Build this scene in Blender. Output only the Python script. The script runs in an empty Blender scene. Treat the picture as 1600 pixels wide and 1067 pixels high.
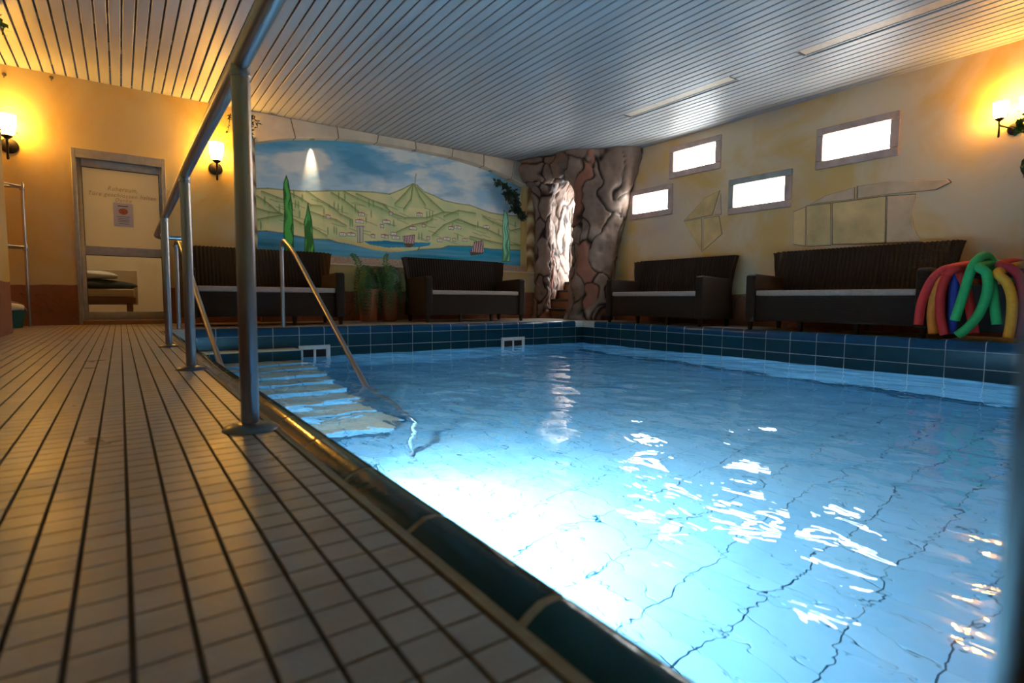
import bpy, bmesh, math, random
import numpy as np
from mathutils import Vector, Matrix
random.seed(7)
PI = math.pi
S = bpy.context.scene
C = S.collection
# ------------------------------------------------------------------ camera
cam_d = bpy.data.cameras.new('camera')
cam_d.sensor_width = 36.0
cam_d.lens = 19.304
cam_d.clip_start = 0.02
cam_d.dof.use_dof = True
cam_d.dof.focus_distance = 6.0
cam_d.dof.aperture_fstop = 4.0
cam = bpy.data.objects.new('camera', cam_d)
C.objects.link(cam)
Fw = Vector((0.578643, 0.812082, -0.075466))
Rt = Vector((0.814709, -0.579822, 0.007464))
Up = Vector((0.037695, 0.065802, 0.997120))
cam.matrix_world = Matrix(((Rt.x, Up.x, -Fw.x, 0), (Rt.y, Up.y, -Fw.y, 0), (Rt.z, Up.z, -Fw.z, 0.3022), (0, 0, 0, 1)))
S.camera = cam
# ------------------------------------------------------------------ world, exposure
W = bpy.data.worlds.new('world'); S.world = W
W.use_nodes = True
W.node_tree.nodes['Background'].inputs[0].default_value = (0.8, 0.9, 1.0, 1)
W.node_tree.nodes['Background'].inputs[1].default_value = 1.0
S.view_settings.view_transform = 'Standard'
S.view_settings.look = 'None'
S.view_settings.gamma = 1.0
S.view_settings.use_curve_mapping = False
S.view_settings.exposure = 1.0
S.cycles.use_denoising = True
S.cycles.sample_clamp_indirect = 6.0
S.cycles.max_bounces = 10
# lamp strengths of the place
WINDOW_LIGHT = 9.5
SCONCE_LIGHT = 47.0
POOL_LIGHT = 290.0
DOOR_LIGHT = 9.0
REST_LIGHT = 22.0

# ------------------------------------------------------------------ helpers
def link(name, me, mat=None, parent=None, loc=None):
    o = bpy.data.objects.new(name, me)
    C.objects.link(o)
    if mat is not None and me is not None and not me.materials:
        me.materials.append(mat)
    if parent is not None:
        o.parent = parent
    if loc is not None:
        o.location = loc
    return o
def tag(o, label=None, cat=None, group=None, kind=None):
    if label: o['label'] = label
    if cat: o['category'] = cat
    if group: o['group'] = group
    if kind: o['kind'] = kind
    return o
def thing(name, label, cat, loc=(0, 0, 0), rz=0, group=None, kind=None):
    o = bpy.data.objects.new(name, None)
    o.empty_display_size = 0.1
    C.objects.link(o)
    o.location = loc; o.rotation_euler = (0, 0, rz)
    return tag(o, label, cat, group, kind)
def mesh(name, v, f, smooth=False):
    me = bpy.data.meshes.new(name)
    me.from_pydata([tuple(map(float, p)) for p in v], [], [tuple(q) for q in f])
    me.update()
    if smooth:
        me.polygons.foreach_set('use_smooth', [True] * len(me.polygons))
    return me
def join(parts):
    V, F = [], []
    for v, f in parts:
        n = len(V); V += list(v); F += [tuple(i + n for i in q) for q in f]
    return V, F
def box(x0, x1, y0, y1, z0, z1):
    v = [(x0, y0, z0), (x1, y0, z0), (x1, y1, z0), (x0, y1, z0), (x0, y0, z1), (x1, y0, z1), (x1, y1, z1), (x0, y1, z1)]
    return v, [(0, 3, 2, 1), (4, 5, 6, 7), (0, 1, 5, 4), (1, 2, 6, 5), (2, 3, 7, 6), (3, 0, 4, 7)]
def bevel_mesh(name, vf, w, seg=2, smooth=True):
    me = mesh(name, *vf)
    bm = bmesh.new(); bm.from_mesh(me)
    bmesh.ops.remove_doubles(bm, verts=bm.verts, dist=1e-6)
    bmesh.ops.recalc_face_normals(bm, faces=bm.faces)
    ed = [e for e in bm.edges if len(e.link_faces) == 2 and e.calc_face_angle(0) > 0.4]
    bmesh.ops.bevel(bm, geom=ed, offset=w, segments=seg, profile=0.6, affect='EDGES')
    bm.to_mesh(me); bm.free()
    if smooth:
        me.polygons.foreach_set('use_smooth', [True] * len(me.polygons))
        try: me.set_sharp_from_angle(angle=0.7)
        except Exception: pass
    return me
def prism(poly, a0, a1, axis):
    """poly: 2D points; extruded along axis (0,1,2) from a0 to a1."""
    n = len(poly)
    def P(p, a):
        if axis == 0: return (a, p[0], p[1])
        if axis == 1: return (p[0], a, p[1])
        return (p[0], p[1], a)
    v = [P(p, a0) for p in poly] + [P(p, a1) for p in poly]
    f = [tuple(range(n - 1, -1, -1)), tuple(range(n, 2 * n))]
    f += [(i, (i + 1) % n, n + (i + 1) % n, n + i) for i in range(n)]
    return v, f
def fixn(me):
    bm = bmesh.new(); bm.from_mesh(me)
    bmesh.ops.recalc_face_normals(bm, faces=bm.faces)
    bm.to_mesh(me); bm.free()
    return me
def smooth_path(pts, n=8):
    """Catmull-Rom through the points."""
    P = [Vector(p) for p in pts]
    P = [P[0] * 2 - P[1]] + P + [P[-1] * 2 - P[-2]]
    out = []
    for i in range(1, len(P) - 2):
        for k in range(n):
            t = k / n
            a, b, c, d = P[i - 1], P[i], P[i + 1], P[i + 2]
            out.append(0.5 * ((2 * b) + (c - a) * t + (2 * a - 5 * b + 4 * c - d) * t * t + (3 * b - a - 3 * c + d) * t ** 3))
    out.append(P[-2])
    return out
def tube(path, r, seg=16, cap=True):
    path = [Vector(p) for p in path]
    v, f = [], []
    t0 = (path[1] - path[0]).normalized()
    ref = Vector((0, 0, 1)) if abs(t0.z) < 0.9 else Vector((1, 0, 0))
    nrm = t0.cross(ref).normalized()
    n = len(path)
    for i, p in enumerate(path):
        t = (path[min(i + 1, n - 1)] - path[max(i - 1, 0)]).normalized()
        nrm = (nrm - t * nrm.dot(t)).normalized()
        b = t.cross(nrm)
        rr = r[i] if hasattr(r, '__len__') else r
        for k in range(seg):
            a = 2 * PI * k / seg
            v.append(p + (nrm * math.cos(a) + b * math.sin(a)) * rr)
    for i in range(n - 1):
        for k in range(seg):
            f.append((i * seg + k, i * seg + (k + 1) % seg, (i + 1) * seg + (k + 1) % seg, (i + 1) * seg + k))
    if cap:
        f.append(tuple(range(seg - 1, -1, -1))); f.append(tuple((n - 1) * seg + k for k in range(seg)))
    return v, f
def lathe(prof, seg=24, cx=0, cy=0):
    v, f = [], []
    n = len(prof)
    for r, z in prof:
        for k in range(seg):
            a = 2 * PI * k / seg
            v.append((cx + r * math.cos(a), cy + r * math.sin(a), z))
    for i in range(n - 1):
        for k in range(seg):
            f.append((i * seg + k, i * seg + (k + 1) % seg, (i + 1) * seg + (k + 1) % seg, (i + 1) * seg + k))
    f.append(tuple(range(seg - 1, -1, -1))); f.append(tuple((n - 1) * seg + k for k in range(seg)))
    return v, f
def sm(name, vf, sharp=0.8):
    me = fixn(mesh(name, *vf, smooth=True))
    try: me.set_sharp_from_angle(angle=sharp)
    except Exception: pass
    return me
# numpy noise
_rng = np.random.RandomState(3)
_T = _rng.rand(64, 64, 64)
def vnoise(p):
    p = np.asarray(p, float)
    i = np.floor(p).astype(int); t = p - i; t = t * t * (3 - 2 * t)
    r = 0
    for a in (0, 1):
        for b in (0, 1):
            for c in (0, 1):
                w = (t[..., 0] if a else 1 - t[..., 0]) * (t[..., 1] if b else 1 - t[..., 1]) * (t[..., 2] if c else 1 - t[..., 2])
                r = r + w * _T[(i[..., 0] + a) % 64, (i[..., 1] + b) % 64, (i[..., 2] + c) % 64]
    return r
def fbm(p, o=4):
    p = np.asarray(p, float); s = 0; a = 0.5
    for k in range(o):
        s = s + a * vnoise(p * 2 ** k + 7.3 * k); a *= 0.5
    return s / (1 - 0.5 ** o)
def colattr(me, col):
    at = me.color_attributes.new('paint', 'FLOAT_COLOR', 'POINT')
    c = np.ones((len(me.vertices), 4), np.float32); c[:, :3] = col
    at.data.foreach_set('color', c.ravel())
# ------------------------------------------------------------------ materials
class N:
    def __init__(s, name):
        s.m = bpy.data.materials.new(name); s.m.use_nodes = True
        s.t = s.m.node_tree; s.b = s.t.nodes['Principled BSDF']; s.out = s.t.nodes['Material Output']
    def n(s, typ, **kw):
        x = s.t.nodes.new(typ)
        for k, v in kw.items():
            if k.startswith('i_'):
                x.inputs[k[2:].replace('_', ' ')].default_value = v
            else: setattr(x, k, v)
        return x
    def l(s, a, b): s.t.links.new(a, b)
    def pos(s, scale=(1, 1, 1), obj=False):
        g = s.n('ShaderNodeTexCoord').outputs['Object'] if obj else s.n('ShaderNodeNewGeometry').outputs['Position']
        m = s.n('ShaderNodeMapping'); m.inputs['Scale'].default_value = scale
        s.l(g, m.inputs[0]); return m.outputs[0]
    def noise(s, vec, scale, detail=4, rough=0.55, dist=0):
        x = s.n('ShaderNodeTexNoise'); s.l(vec, x.inputs['Vector'])
        x.inputs['Scale'].default_value = scale; x.inputs['Detail'].default_value = detail
        x.inputs['Roughness'].default_value = rough; x.inputs['Distortion'].default_value = dist
        return x.outputs['Fac']
    def ramp(s, fac, stops):
        r = s.n('ShaderNodeValToRGB'); s.l(fac, r.inputs[0])
        e = r.color_ramp.elements
        while len(e) < len(stops): e.new(0.5)
        for q, (p, c) in zip(e, stops):
            q.position = p; q.color = (*c, 1) if len(c) == 3 else c
        return r.outputs[0]
    def mix(s, fac, a, b, typ='MIX'):
        x = s.n('ShaderNodeMix', data_type='RGBA', blend_type=typ)
        for k, v in ((0, fac), (6, a), (7, b)):
            if hasattr(v, 'links'): s.l(v, x.inputs[k])
            else: x.inputs[k].default_value = v if k == 0 else (*v, 1)
        return x.outputs[2]
    def math(s, op, a, b=None, c=None):
        x = s.n('ShaderNodeMath', operation=op)
        for k, v in enumerate((a, b, c)):
            if v is None: continue
            if hasattr(v, 'links'): s.l(v, x.inputs[k])
            else: x.inputs[k].default_value = v
        return x.outputs[0]
    def bump(s, h, strength=0.3, dist=0.01):
        x = s.n('ShaderNodeBump'); x.inputs['Strength'].default_value = strength; x.inputs['Distance'].default_value = dist
        s.l(h, x.inputs['Height']); s.l(x.outputs[0], s.b.inputs['Normal'])
    def set(s, col=None, rough=None, metal=None, spec=None, coat=None):
        if col is not None:
            if hasattr(col, 'links'): s.l(col, s.b.inputs['Base Color'])
            else: s.b.inputs['Base Color'].default_value = (*col, 1)
        if rough is not None:
            if hasattr(rough, 'links'): s.l(rough, s.b.inputs['Roughness'])
            else: s.b.inputs['Roughness'].default_value = rough
        if metal is not None: s.b.inputs['Metallic'].default_value = metal
        if spec is not None: s.b.inputs['Specular IOR Level'].default_value = spec
        if coat is not None: s.b.inputs['Coat Weight'].default_value = coat
        return s
def plain(name, col, rough=0.5, metal=0, var=0.12, scale=20, spec=None):
    m = N(name); f = m.noise(m.pos(), scale)
    a = tuple(c * (1 - var) for c in col); b = tuple(min(1, c * (1 + var)) for c in col)
    m.set(m.ramp(f, [(0.3, a), (0.7, b)]), rough, metal, spec)
    return m.m
def emit(name, col, st):
    m = N(name); m.set((0.8, 0.8, 0.8), 0.4)
    m.b.inputs['Emission Color'].default_value = (*col, 1); m.b.inputs['Emission Strength'].default_value = st
    return m.m
def plaster(name, cream, ochre, lilac, dado, dz=0.42):
    m = N(name); P = m.pos()
    f1 = m.noise(P, 1.1, 5, 0.6, 0.6); f2 = m.noise(m.pos((1, 1, 1.3)), 0.7, 4, 0.55, 0.4)
    c = m.mix(m.ramp(f1, [(0.42, (0, 0, 0)), (0.62, (1, 1, 1))]), cream, ochre)
    c = m.mix(m.ramp(f2, [(0.50, (0, 0, 0)), (0.68, (0.8, 0.8, 0.8))]), c, lilac)
    sp = m.n('ShaderNodeSeparateXYZ'); m.l(P, sp.inputs[0])
    wz = m.math('MULTIPLY_ADD', m.noise(P, 1.6, 3), 0.12, dz - 0.06)
    k = m.math('LESS_THAN', sp.outputs['Z'], wz)
    fd = m.noise(P, 5, 6, 0.65, 0.5)
    d = m.mix(fd, tuple(x * 0.75 for x in dado), tuple(min(1, x * 1.3) for x in dado))
    line = m.math('LESS_THAN', m.math('ABSOLUTE', m.math('SUBTRACT', m.noise(P, 2.3, 2, 0.5, 1.2), 0.5)), 0.006)
    d = m.mix(m.math('MULTIPLY', line, 0.5), d, tuple(x * 0.35 for x in dado))
    m.set(m.mix(k, c, d), 0.85, spec=0.2)
    m.bump(m.noise(P, 30, 5), 0.25, 0.006)
    return m.m
M = {}
M['plaster'] = plaster('warm_plaster', (0.56, 0.42, 0.18), (0.54, 0.34, 0.085), (0.52, 0.41, 0.26), (0.24, 0.10, 0.055))
M['plaster_r'] = plaster('mottled_plaster', (0.74, 0.57, 0.37), (0.70, 0.43, 0.15), (0.62, 0.51, 0.44), (0.24, 0.10, 0.055), 0.40)
def mosaic():
    m = N('mosaic_tile'); P = m.pos((1 / 0.0465,) * 3)
    fl = m.n('ShaderNodeVectorMath', operation='FLOOR'); m.l(P, fl.inputs[0])
    wn = m.n('ShaderNodeTexWhiteNoise', noise_dimensions='2D'); m.l(fl.outputs[0], wn.inputs['Vector'])
    c = m.mix(wn.outputs['Value'], (0.35, 0.305, 0.26), (0.43, 0.38, 0.335))
    c = m.mix(m.math('MULTIPLY', m.noise(m.pos(), 160, 3), 0.5), c, (0.27, 0.225, 0.185))
    c = m.mix(m.ramp(m.noise(m.pos(), 1.7, 4), [(0.40, (0, 0, 0)), (0.85, (0.4, 0.4, 0.4))]), c, (0.29, 0.21, 0.15))
    m.set(c, m.ramp(m.noise(m.pos(), 6, 4), [(0.3, (0.27,) * 3), (0.7, (0.38,) * 3)]), spec=0.5)
    m.bump(m.noise(m.pos(), 150, 2), 0.28, 0.002)
    return m.m
M['mosaic'] = mosaic()
M['grout_dark'] = plain('dark_grout', (0.035, 0.022, 0.013), 0.8, scale=60)
M['grout_sand'] = plain('sand_grout', (0.34, 0.25, 0.14), 0.8, scale=60)
M['grout_pale'] = plain('pale_grout', (0.40, 0.44, 0.44), 0.8, scale=60)
def glazed(name, a, b, rough=0.12, bumpy=0.12, bs=14):
    m = N(name)
    ob = m.n('ShaderNodeObjectInfo').outputs['Random']
    c = m.mix(ob, a, b)
    c = m.mix(m.math('MULTIPLY', m.noise(m.pos(), 9, 4), 0.45), c, tuple(x * 0.6 for x in a))
    m.set(c, rough, spec=0.3)
    m.bump(m.noise(m.pos(), bs, 3), bumpy, 0.006)
    return m.m
M['coping'] = glazed('green_black_coping_glaze', (0.007, 0.045, 0.040), (0.010, 0.060, 0.054), 0.10, 0.10, 45)
M['coping_blue'] = glazed('blue_coping_glaze', (0.004, 0.045, 0.10), (0.006, 0.06, 0.13), 0.12)
M['tile_teal'] = glazed('teal_wall_tile_glaze', (0.004, 0.032, 0.05), (0.006, 0.046, 0.066), 0.12)
M['tile_light'] = glazed('light_blue_pool_tile', (0.24, 0.57, 0.82), (0.30, 0.63, 0.86), 0.25, 0.05)
M['tile_floor'] = glazed('pale_blue_pool_floor_tile', (0.24, 0.57, 0.82), (0.30, 0.63, 0.86), 0.25, 0.05)
M['grout_pool'] = plain('blue_grey_grout', (0.05, 0.17, 0.25), 0.8)
M['step_tile'] = glazed('sand_white_step_tile', (0.62, 0.60, 0.50), (0.70, 0.66, 0.55), 0.3, 0.05)
def steel():
    m = N('brushed_steel')
    m.set((0.38, 0.38, 0.39), 0.30, 1.0)
    return m.m
M['steel'] = steel()
M['steel_dark'] = plain('dull_steel_flange', (0.17, 0.155, 0.145), 0.28, 1.0, var=0.05)
def slatm():
    m = N('painted_slat'); f = m.noise(m.pos((3, 0.4, 3)), 2, 4)
    m.set(m.ramp(f, [(0.3, (0.39, 0.40, 0.41)), (0.7, (0.46, 0.47, 0.48))]), 0.44, spec=0.35)
    return m.m
M['slat'] = slatm()
def foil():
    m = N('dark_crinkled_foil'); f = m.noise(m.pos(), 2.2, 3)
    m.set(m.ramp(f, [(0.56, (0.01, 0.008, 0.006)), (0.60, (0.35, 0.28, 0.18))]), 0.35, 0.5)
    m.bump(m.noise(m.pos(), 45, 4), 0.9, 0.02); return m.m
M['foil'] = foil()
def wicker():
    m = N('dark_brown_wicker'); P = m.pos((1, 1, 1), True)
    w = m.n('ShaderNodeTexWave', wave_type='BANDS', bands_direction='Z', i_Scale=38.0, i_Distortion=0.6, i_Detail=1.0); m.l(P, w.inputs[0])
    w2 = m.n('ShaderNodeTexWave', wave_type='BANDS', bands_direction='DIAGONAL', i_Scale=26.0, i_Distortion=0.3); m.l(P, w2.inputs[0])
    h = m.math('ADD', w.outputs['Fac'], m.math('MULTIPLY', w2.outputs['Fac'], 0.5))
    c = m.ramp(h, [(0.2, (0.006, 0.0035, 0.0025)), (0.9, (0.030, 0.017, 0.011))])
    m.set(c, 0.5, spec=0.2); m.bump(h, 0.6, 0.006); return m.m
M['wicker'] = wicker()
M['cushion'] = plain('taupe_cushion', (0.34, 0.26, 0.22), 0.85, scale=40)
M['terracotta'] = plain('terracotta', (0.36, 0.12, 0.05), 0.75, scale=9)
M['soil'] = plain('soil', (0.03, 0.02, 0.012), 0.95)
def fernm():
    m = N('fern_green'); r = m.n('ShaderNodeObjectInfo').outputs['Random']
    c = m.mix(r, (0.018, 0.065, 0.015), (0.11, 0.28, 0.06)); m.set(m.mix(m.noise(m.pos(), 30, 3), c, (0.02, 0.06, 0.015)), 0.5); return m.m
M['fern'] = fernm()
M['olive'] = plain('olive_leaf', (0.025, 0.06, 0.035), 0.5, var=0.5, scale=25)
M['bark'] = plain('bark', (0.05, 0.035, 0.02), 0.9)
M['alu'] = plain('grey_white_aluminium', (0.29, 0.265, 0.235), 0.4, 0.0)
M['iron'] = plain('dark_wrought_iron', (0.018, 0.012, 0.010), 0.55, 0.6)
M['shade'] = emit('lit_sconce_glass', (1.0, 0.51, 0.08), SCONCE_LIGHT)
M['pane_day'] = emit('daylit_frosted_pane', (0.93, 0.98, 1.0), WINDOW_LIGHT)
M['pane_door'] = emit('daylit_door_glass', (0.93, 0.97, 1.0), DOOR_LIGHT)
M['lamp_pool'] = emit('pool_lamp_glass', (0.72, 0.90, 1.0), POOL_LIGHT)
M['lamp_spot'] = emit('spot_lamp_glass', (1.0, 0.85, 0.62), 30.0)
M['lamp_room'] = emit('rest_room_lamp_glass', (1.0, 0.82, 0.55), REST_LIGHT)
M['frame_stone'] = plain('pink_grey_painted_frame', (0.50, 0.36, 0.31), 0.8, var=0.2, scale=6)
M['frame_slate'] = plain('grey_green_painted_frame', (0.36, 0.36, 0.33), 0.8, var=0.2, scale=6)
M['stone'] = plain('ochre_painted_stone', (0.68, 0.46, 0.20), 0.85, var=0.28, scale=3)
M['stone_pink'] = plain('pinkish_painted_stone', (0.68, 0.47, 0.29), 0.85, var=0.25, scale=3)
M['mortar'] = plain('dark_mortar_line', (0.19, 0.14, 0.09), 0.9)
M['arch'] = plain('cream_arch_stone', (0.74, 0.60, 0.44), 0.85, var=0.15, scale=3)
M['cream'] = plain('cream_paint', (0.66, 0.56, 0.40), 0.8, var=0.06, scale=3)
M['beige_panel'] = plain('dull_gold_metal_panel', (0.62, 0.50, 0.36), 0.5, 0.0)
M['black'] = plain('black_plastic', (0.012, 0.012, 0.013), 0.5)
M['white_plastic'] = plain('grey_white_plastic', (0.55, 0.56, 0.55), 0.4)
M['void_shade'] = plain('painted_opening_shade', (0.004, 0.006, 0.01), 0.9)
M['brown_tile'] = plain('brown_step_tile', (0.25, 0.12, 0.05), 0.5, scale=6)
M['paper'] = plain('paper', (0.42, 0.38, 0.40), 0.8, var=0.03)
M['ink'] = plain('ink', (0.05, 0.04, 0.04), 0.8)
M['letter'] = plain('etched_letter', (0.26, 0.19, 0.11), 0.7, var=0.05)
M['orange_print'] = plain('orange_print', (0.30, 0.08, 0.02), 0.8, var=0.3, scale=60)
M['towel'] = plain('white_towel', (0.7, 0.67, 0.6), 0.95, var=0.1)
M['dark_cloth'] = plain('charcoal_blanket', (0.02, 0.022, 0.022), 0.9)
M['teal_plastic'] = plain('teal_bucket_plastic', (0.0, 0.10, 0.10), 0.4)
for k, c in dict(red=(0.55, 0.02, 0.015), orange=(0.75, 0.22, 0.02), blue=(0.03, 0.05, 0.30), green=(0.02, 0.36, 0.10), yellow=(0.80, 0.33, 0.02), dred=(0.38, 0.015, 0.02)).items():
    M['foam_' + k] = plain('foam_' + k, c, 0.75, var=0.1, scale=30)
def paintm(name, rough=0.8):
    m = N(name); a = m.n('ShaderNodeAttribute', attribute_name='paint'); m.set(a.outputs['Color'], rough, spec=0.2)
    m.bump(m.noise(m.pos(), 60, 4), 0.2, 0.004)
    return m.m
M['mural'] = paintm('mural_paint')
M['rock'] = paintm('painted_rock', 0.75)
def glass():
    m = N('clear_glass'); t = m.t
    tr = m.n('ShaderNodeBsdfTransparent'); gl = m.n('ShaderNodeBsdfGlossy'); gl.inputs['Roughness'].default_value = 0.02
    tr.inputs[0].default_value = (0.9, 0.88, 0.82, 1)
    fr = m.n('ShaderNodeFresnel', i_IOR=1.45); mx = m.n('ShaderNodeMixShader')
    m.l(fr.outputs[0], mx.inputs[0]); m.l(tr.outputs[0], mx.inputs[1]); m.l(gl.outputs[0], mx.inputs[2]); m.l(mx.outputs[0], m.out.inputs[0])
    return m.m
M['glass'] = glass()
def waterm():
    m = N('pool_water')
    g = m.n('ShaderNodeBsdfGlass', i_IOR=1.33, i_Roughness=0.0); g.inputs['Color'].default_value = (0.93, 0.985, 1.0, 1)
    b = m.n('ShaderNodeBump', i_Strength=0.16, i_Distance=0.02); m.l(m.noise(m.pos((1.3, 0.8, 1)), 9, 2, 0.5, 0.6), b.inputs['Height'])
    m.l(b.outputs[0], g.inputs['Normal']); m.l(g.outputs[0], m.out.inputs[0])
    return m.m
M['water'] = waterm()
# ------------------------------------------------------------------ setting: floor, walls, ceiling
XL, XR, YN, YB, H = -0.73, 6.45, -1.5, 7.5, 2.585
PX0, PX1, PY0, PY1, WZ, PZ = 0.365, 5.351, -0.60, 5.777, -0.29, -1.35
CW = 0.072                                   # coping width
def struct(name, vf, mat, label=None, cat=None, bev=0):
    me = bevel_mesh(name, vf, bev) if bev else fixn(mesh(name, *vf))
    return tag(link(name, me, mat), label, cat, kind='structure')
# floor slab of grout round the pool
fx0, fx1, fy0, fy1 = PX0 - CW, PX1 + CW, PY0 - CW, PY1 + CW
floor = struct('floor', join([box(-1.6, fx0, YN, YB + 0.3, -0.2, -0.0035), box(fx0, fx1, fy1, YB + 0.3, -0.2, -0.0035), box(fx1, XR + 0.1, YN, YB + 0.3, -0.2, -0.0035), box(fx0, fx1, YN, fy0, -0.2, -0.0035)]),
               M['grout_dark'], 'beige mosaic tiled pool deck with dark joints', 'floor')
PT = 0.0465
tx, ty = PT - 0.0052, PT - 0.0034
tv, tf = box(-tx / 2, tx / 2, -ty / 2, ty / 2, -0.006, 0.0)
tile_me = mesh('mosaic_tile', tv, tf[1:]); tile_me.materials.append(M['mosaic'])
cells = []
for i in range(-34, 140):
    x = -0.0025 + PT * (i + 0.5)
    if x - tx / 2 < -1.59 or x + tx / 2 > XR: continue
    for j in range(-44, 152):
        y = 0.524 + PT * (j + 0.5)
        if y > YB + 0.25: break
        inpool = fx0 - 0.012 < x + tx / 2 and x - tx / 2 < fx1 + 0.004 and fy0 - 0.004 < y + ty / 2 and y - ty / 2 < fy1 + 0.004
        if inpool or y - ty / 2 < YN: continue
        if x < XL - 0.02 and y < 6.05: continue
        d = Vector((x, y, -0.3022)); z = d.dot(Fw); u = d.dot(Rt); w = d.dot(Up)
        vis = z > 0.15 and abs(u / z) < 0.95 and abs(w / z) < 0.64
        cells.append((0 if vis else 1, d.length, x, y))
cells.sort()
near, rest = cells[:300], cells[300:]
for _, _, x, y in near:
    link('tile', tile_me, None, floor, (x, y, 0))
b4 = np.array([(-tx / 2, -ty / 2), (tx / 2, -ty / 2), (tx / 2, ty / 2), (-tx / 2, ty / 2)])
RV, RF = [], []
for _, dd, x, y in rest:
    n = len(RV)
    RV += [(x + a, y + b, 0.0) for a, b in b4]
    RF.append((n, n + 1, n + 2, n + 3))
    RV += [(x + a, y + b, -0.006) for a, b in b4]
    RF += [(n + k, n + 4 + k, n + 4 + (k + 1) % 4, n + (k + 1) % 4) for k in range(4)]
tag(link('mosaic_tiles', mesh('mosaic_tiles', RV, RF), M['mosaic'], floor), kind='stuff')
link('edge_joint', mesh('edge_joint', *join([box(fx0 - 0.013, fx0, fy0, fy1, -0.01, 0.0006)])), M['grout_sand'], floor)
# walls
struct('wall_left', box(XL - 0.14, XL, YN, 6.08, -0.2, H), M['plaster'], 'ochre plaster wall edge with terracotta foot beside the alcove', 'wall')
struct('wall_alcove', join([box(-1.75, -1.6, 5.9, YB + 0.3, -0.2, H), box(-1.6, XL - 0.14, 5.94, 6.08, -0.2, H)]), M['plaster'], 'ochre plaster side wall of the alcove behind the pipe rack', 'wall')
struct('wall_near', box(-1.75, XR + 0.15, YN - 0.15, YN, -0.2, H), M['plaster'], 'ochre plaster wall behind the viewer', 'wall')
DX0, DX1, DZ = -0.365, 0.475, 1.865            # door opening
wb = struct('wall_back', join([box(-1.6, DX0, YB, YB + 0.14, -0.2, H), box(DX0, DX1, YB, YB + 0.14, DZ, H), box(DX1, 1.425, YB, YB + 0.14, -0.2, H),
     box(1.425, 5.83, YB + 0.0, YB + 0.30, -0.2, 0.775), box(1.425, 5.83, YB + 0.16, YB + 0.30, 0.775, H), box(5.60, 5.83, YB, YB + 0.16, 0.775, H)]),
     M['plaster'], 'ochre plaster wall with door and arched mural niche', 'wall')
link('low_wall', fixn(mesh('low_wall', *box(1.44, 5.84, YB - 0.06, YB, 0, 0.752))), M['plaster'], wb)
link('ledge', bevel_mesh('ledge', box(1.43, 5.86, YB - 0.085, YB, 0.752, 0.775), 0.006), M['cream'], wb)
def sandm():
    m = N('speckled_sandstone'); f = m.noise(m.pos(), 40, 6, 0.7); m.set(m.ramp(f, [(0.3, (0.30, 0.19, 0.13)), (0.7, (0.58, 0.46, 0.38))]), 0.9); m.bump(f, 0.5, 0.01); return m.m
link('sandstone_band', fixn(mesh('sandstone_band', *box(1.43, 5.60, YB - 0.004, YB + 0.16, 0.775, 0.875))), sandm(), wb)
# arch stones over the niche
def arch_z(x): return 2.478 - 0.268 * abs((x - 3.49) / 2.07) ** 2.7
joints = [(1.335, 1.335), (1.851, 1.911), (2.445, 2.462), (3.022, 3.0), (3.583, 3.594), (4.204, 4.191), (4.761, 4.762), (5.363, 5.307), (5.83, 5.83)]
for (a, a2), (b, b2) in zip(joints[:-1], joints[1:]):
    g = 0.005
    lo = [(a2 + g + (b2 - a2 - 2 * g) * k / 8, 0) for k in range(9)]
    lo = [(x, arch_z(min(max(x, 1.42), 5.56))) for x, _ in lo]
    poly = lo + [(b - g, H - 0.002), (a + g, H - 0.002)]
    link('arch_stone', bevel_mesh('arch_stone', prism(poly, YB - 0.018, YB + 0.15, 1), 0.006, 1), M['arch'], wb)
jp = [(1.34 + 4.48 * k / 40, arch_z(min(max(1.34 + 4.48 * k / 40, 1.42), 5.56)) + 0.004) for k in range(41)]
link('arch_mortar', fixn(mesh('arch_mortar', *prism(jp + [(5.82, H - 0.003), (1.34, H - 0.003)], YB - 0.008, YB + 0.14, 1))), M['mortar'], wb)
# twisted columns at the niche sides
def twist_col(cx, r, z0, z1):
    v, f = [], []; n, s = 70, 20
    for i in range(n + 1):
        z = z0 + (z1 - z0) * i / n
        for k in range(s):
            a = 2 * PI * k / s
            rr = r * (0.92 + 0.08 * math.cos(2 * a + z * 11))
            v.append((cx + rr * math.cos(a), YB + 0.0 + rr * math.sin(a), z))
    for i in range(n):
        for k in range(s):
            f.append((i * s + k, i * s + (k + 1) % s, (i + 1) * s + (k + 1) % s, (i + 1) * s + k))
    return v, f
def colm():
    m = N('marbled_ochre_column'); w = m.n('ShaderNodeTexWave', wave_type='BANDS', bands_direction='DIAGONAL', i_Scale=2.2, i_Distortion=5.0, i_Detail=3.0); m.l(m.pos(), w.inputs[0])
    m.set(m.ramp(w.outputs['Fac'], [(0.0, (0.16, 0.07, 0.02)), (0.5, (0.42, 0.24, 0.09)), (1.0, (0.58, 0.42, 0.22))]), 0.6); return m.m
M['column'] = colm()
link('twisted_column', sm('twisted_column', twist_col(1.385, 0.046, 0.78, 2.25), 3), M['column'], wb)
link('twisted_column', sm('twisted_column', twist_col(5.71, 0.085, 0.78, 2.25), 3), M['column'], wb)
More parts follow.
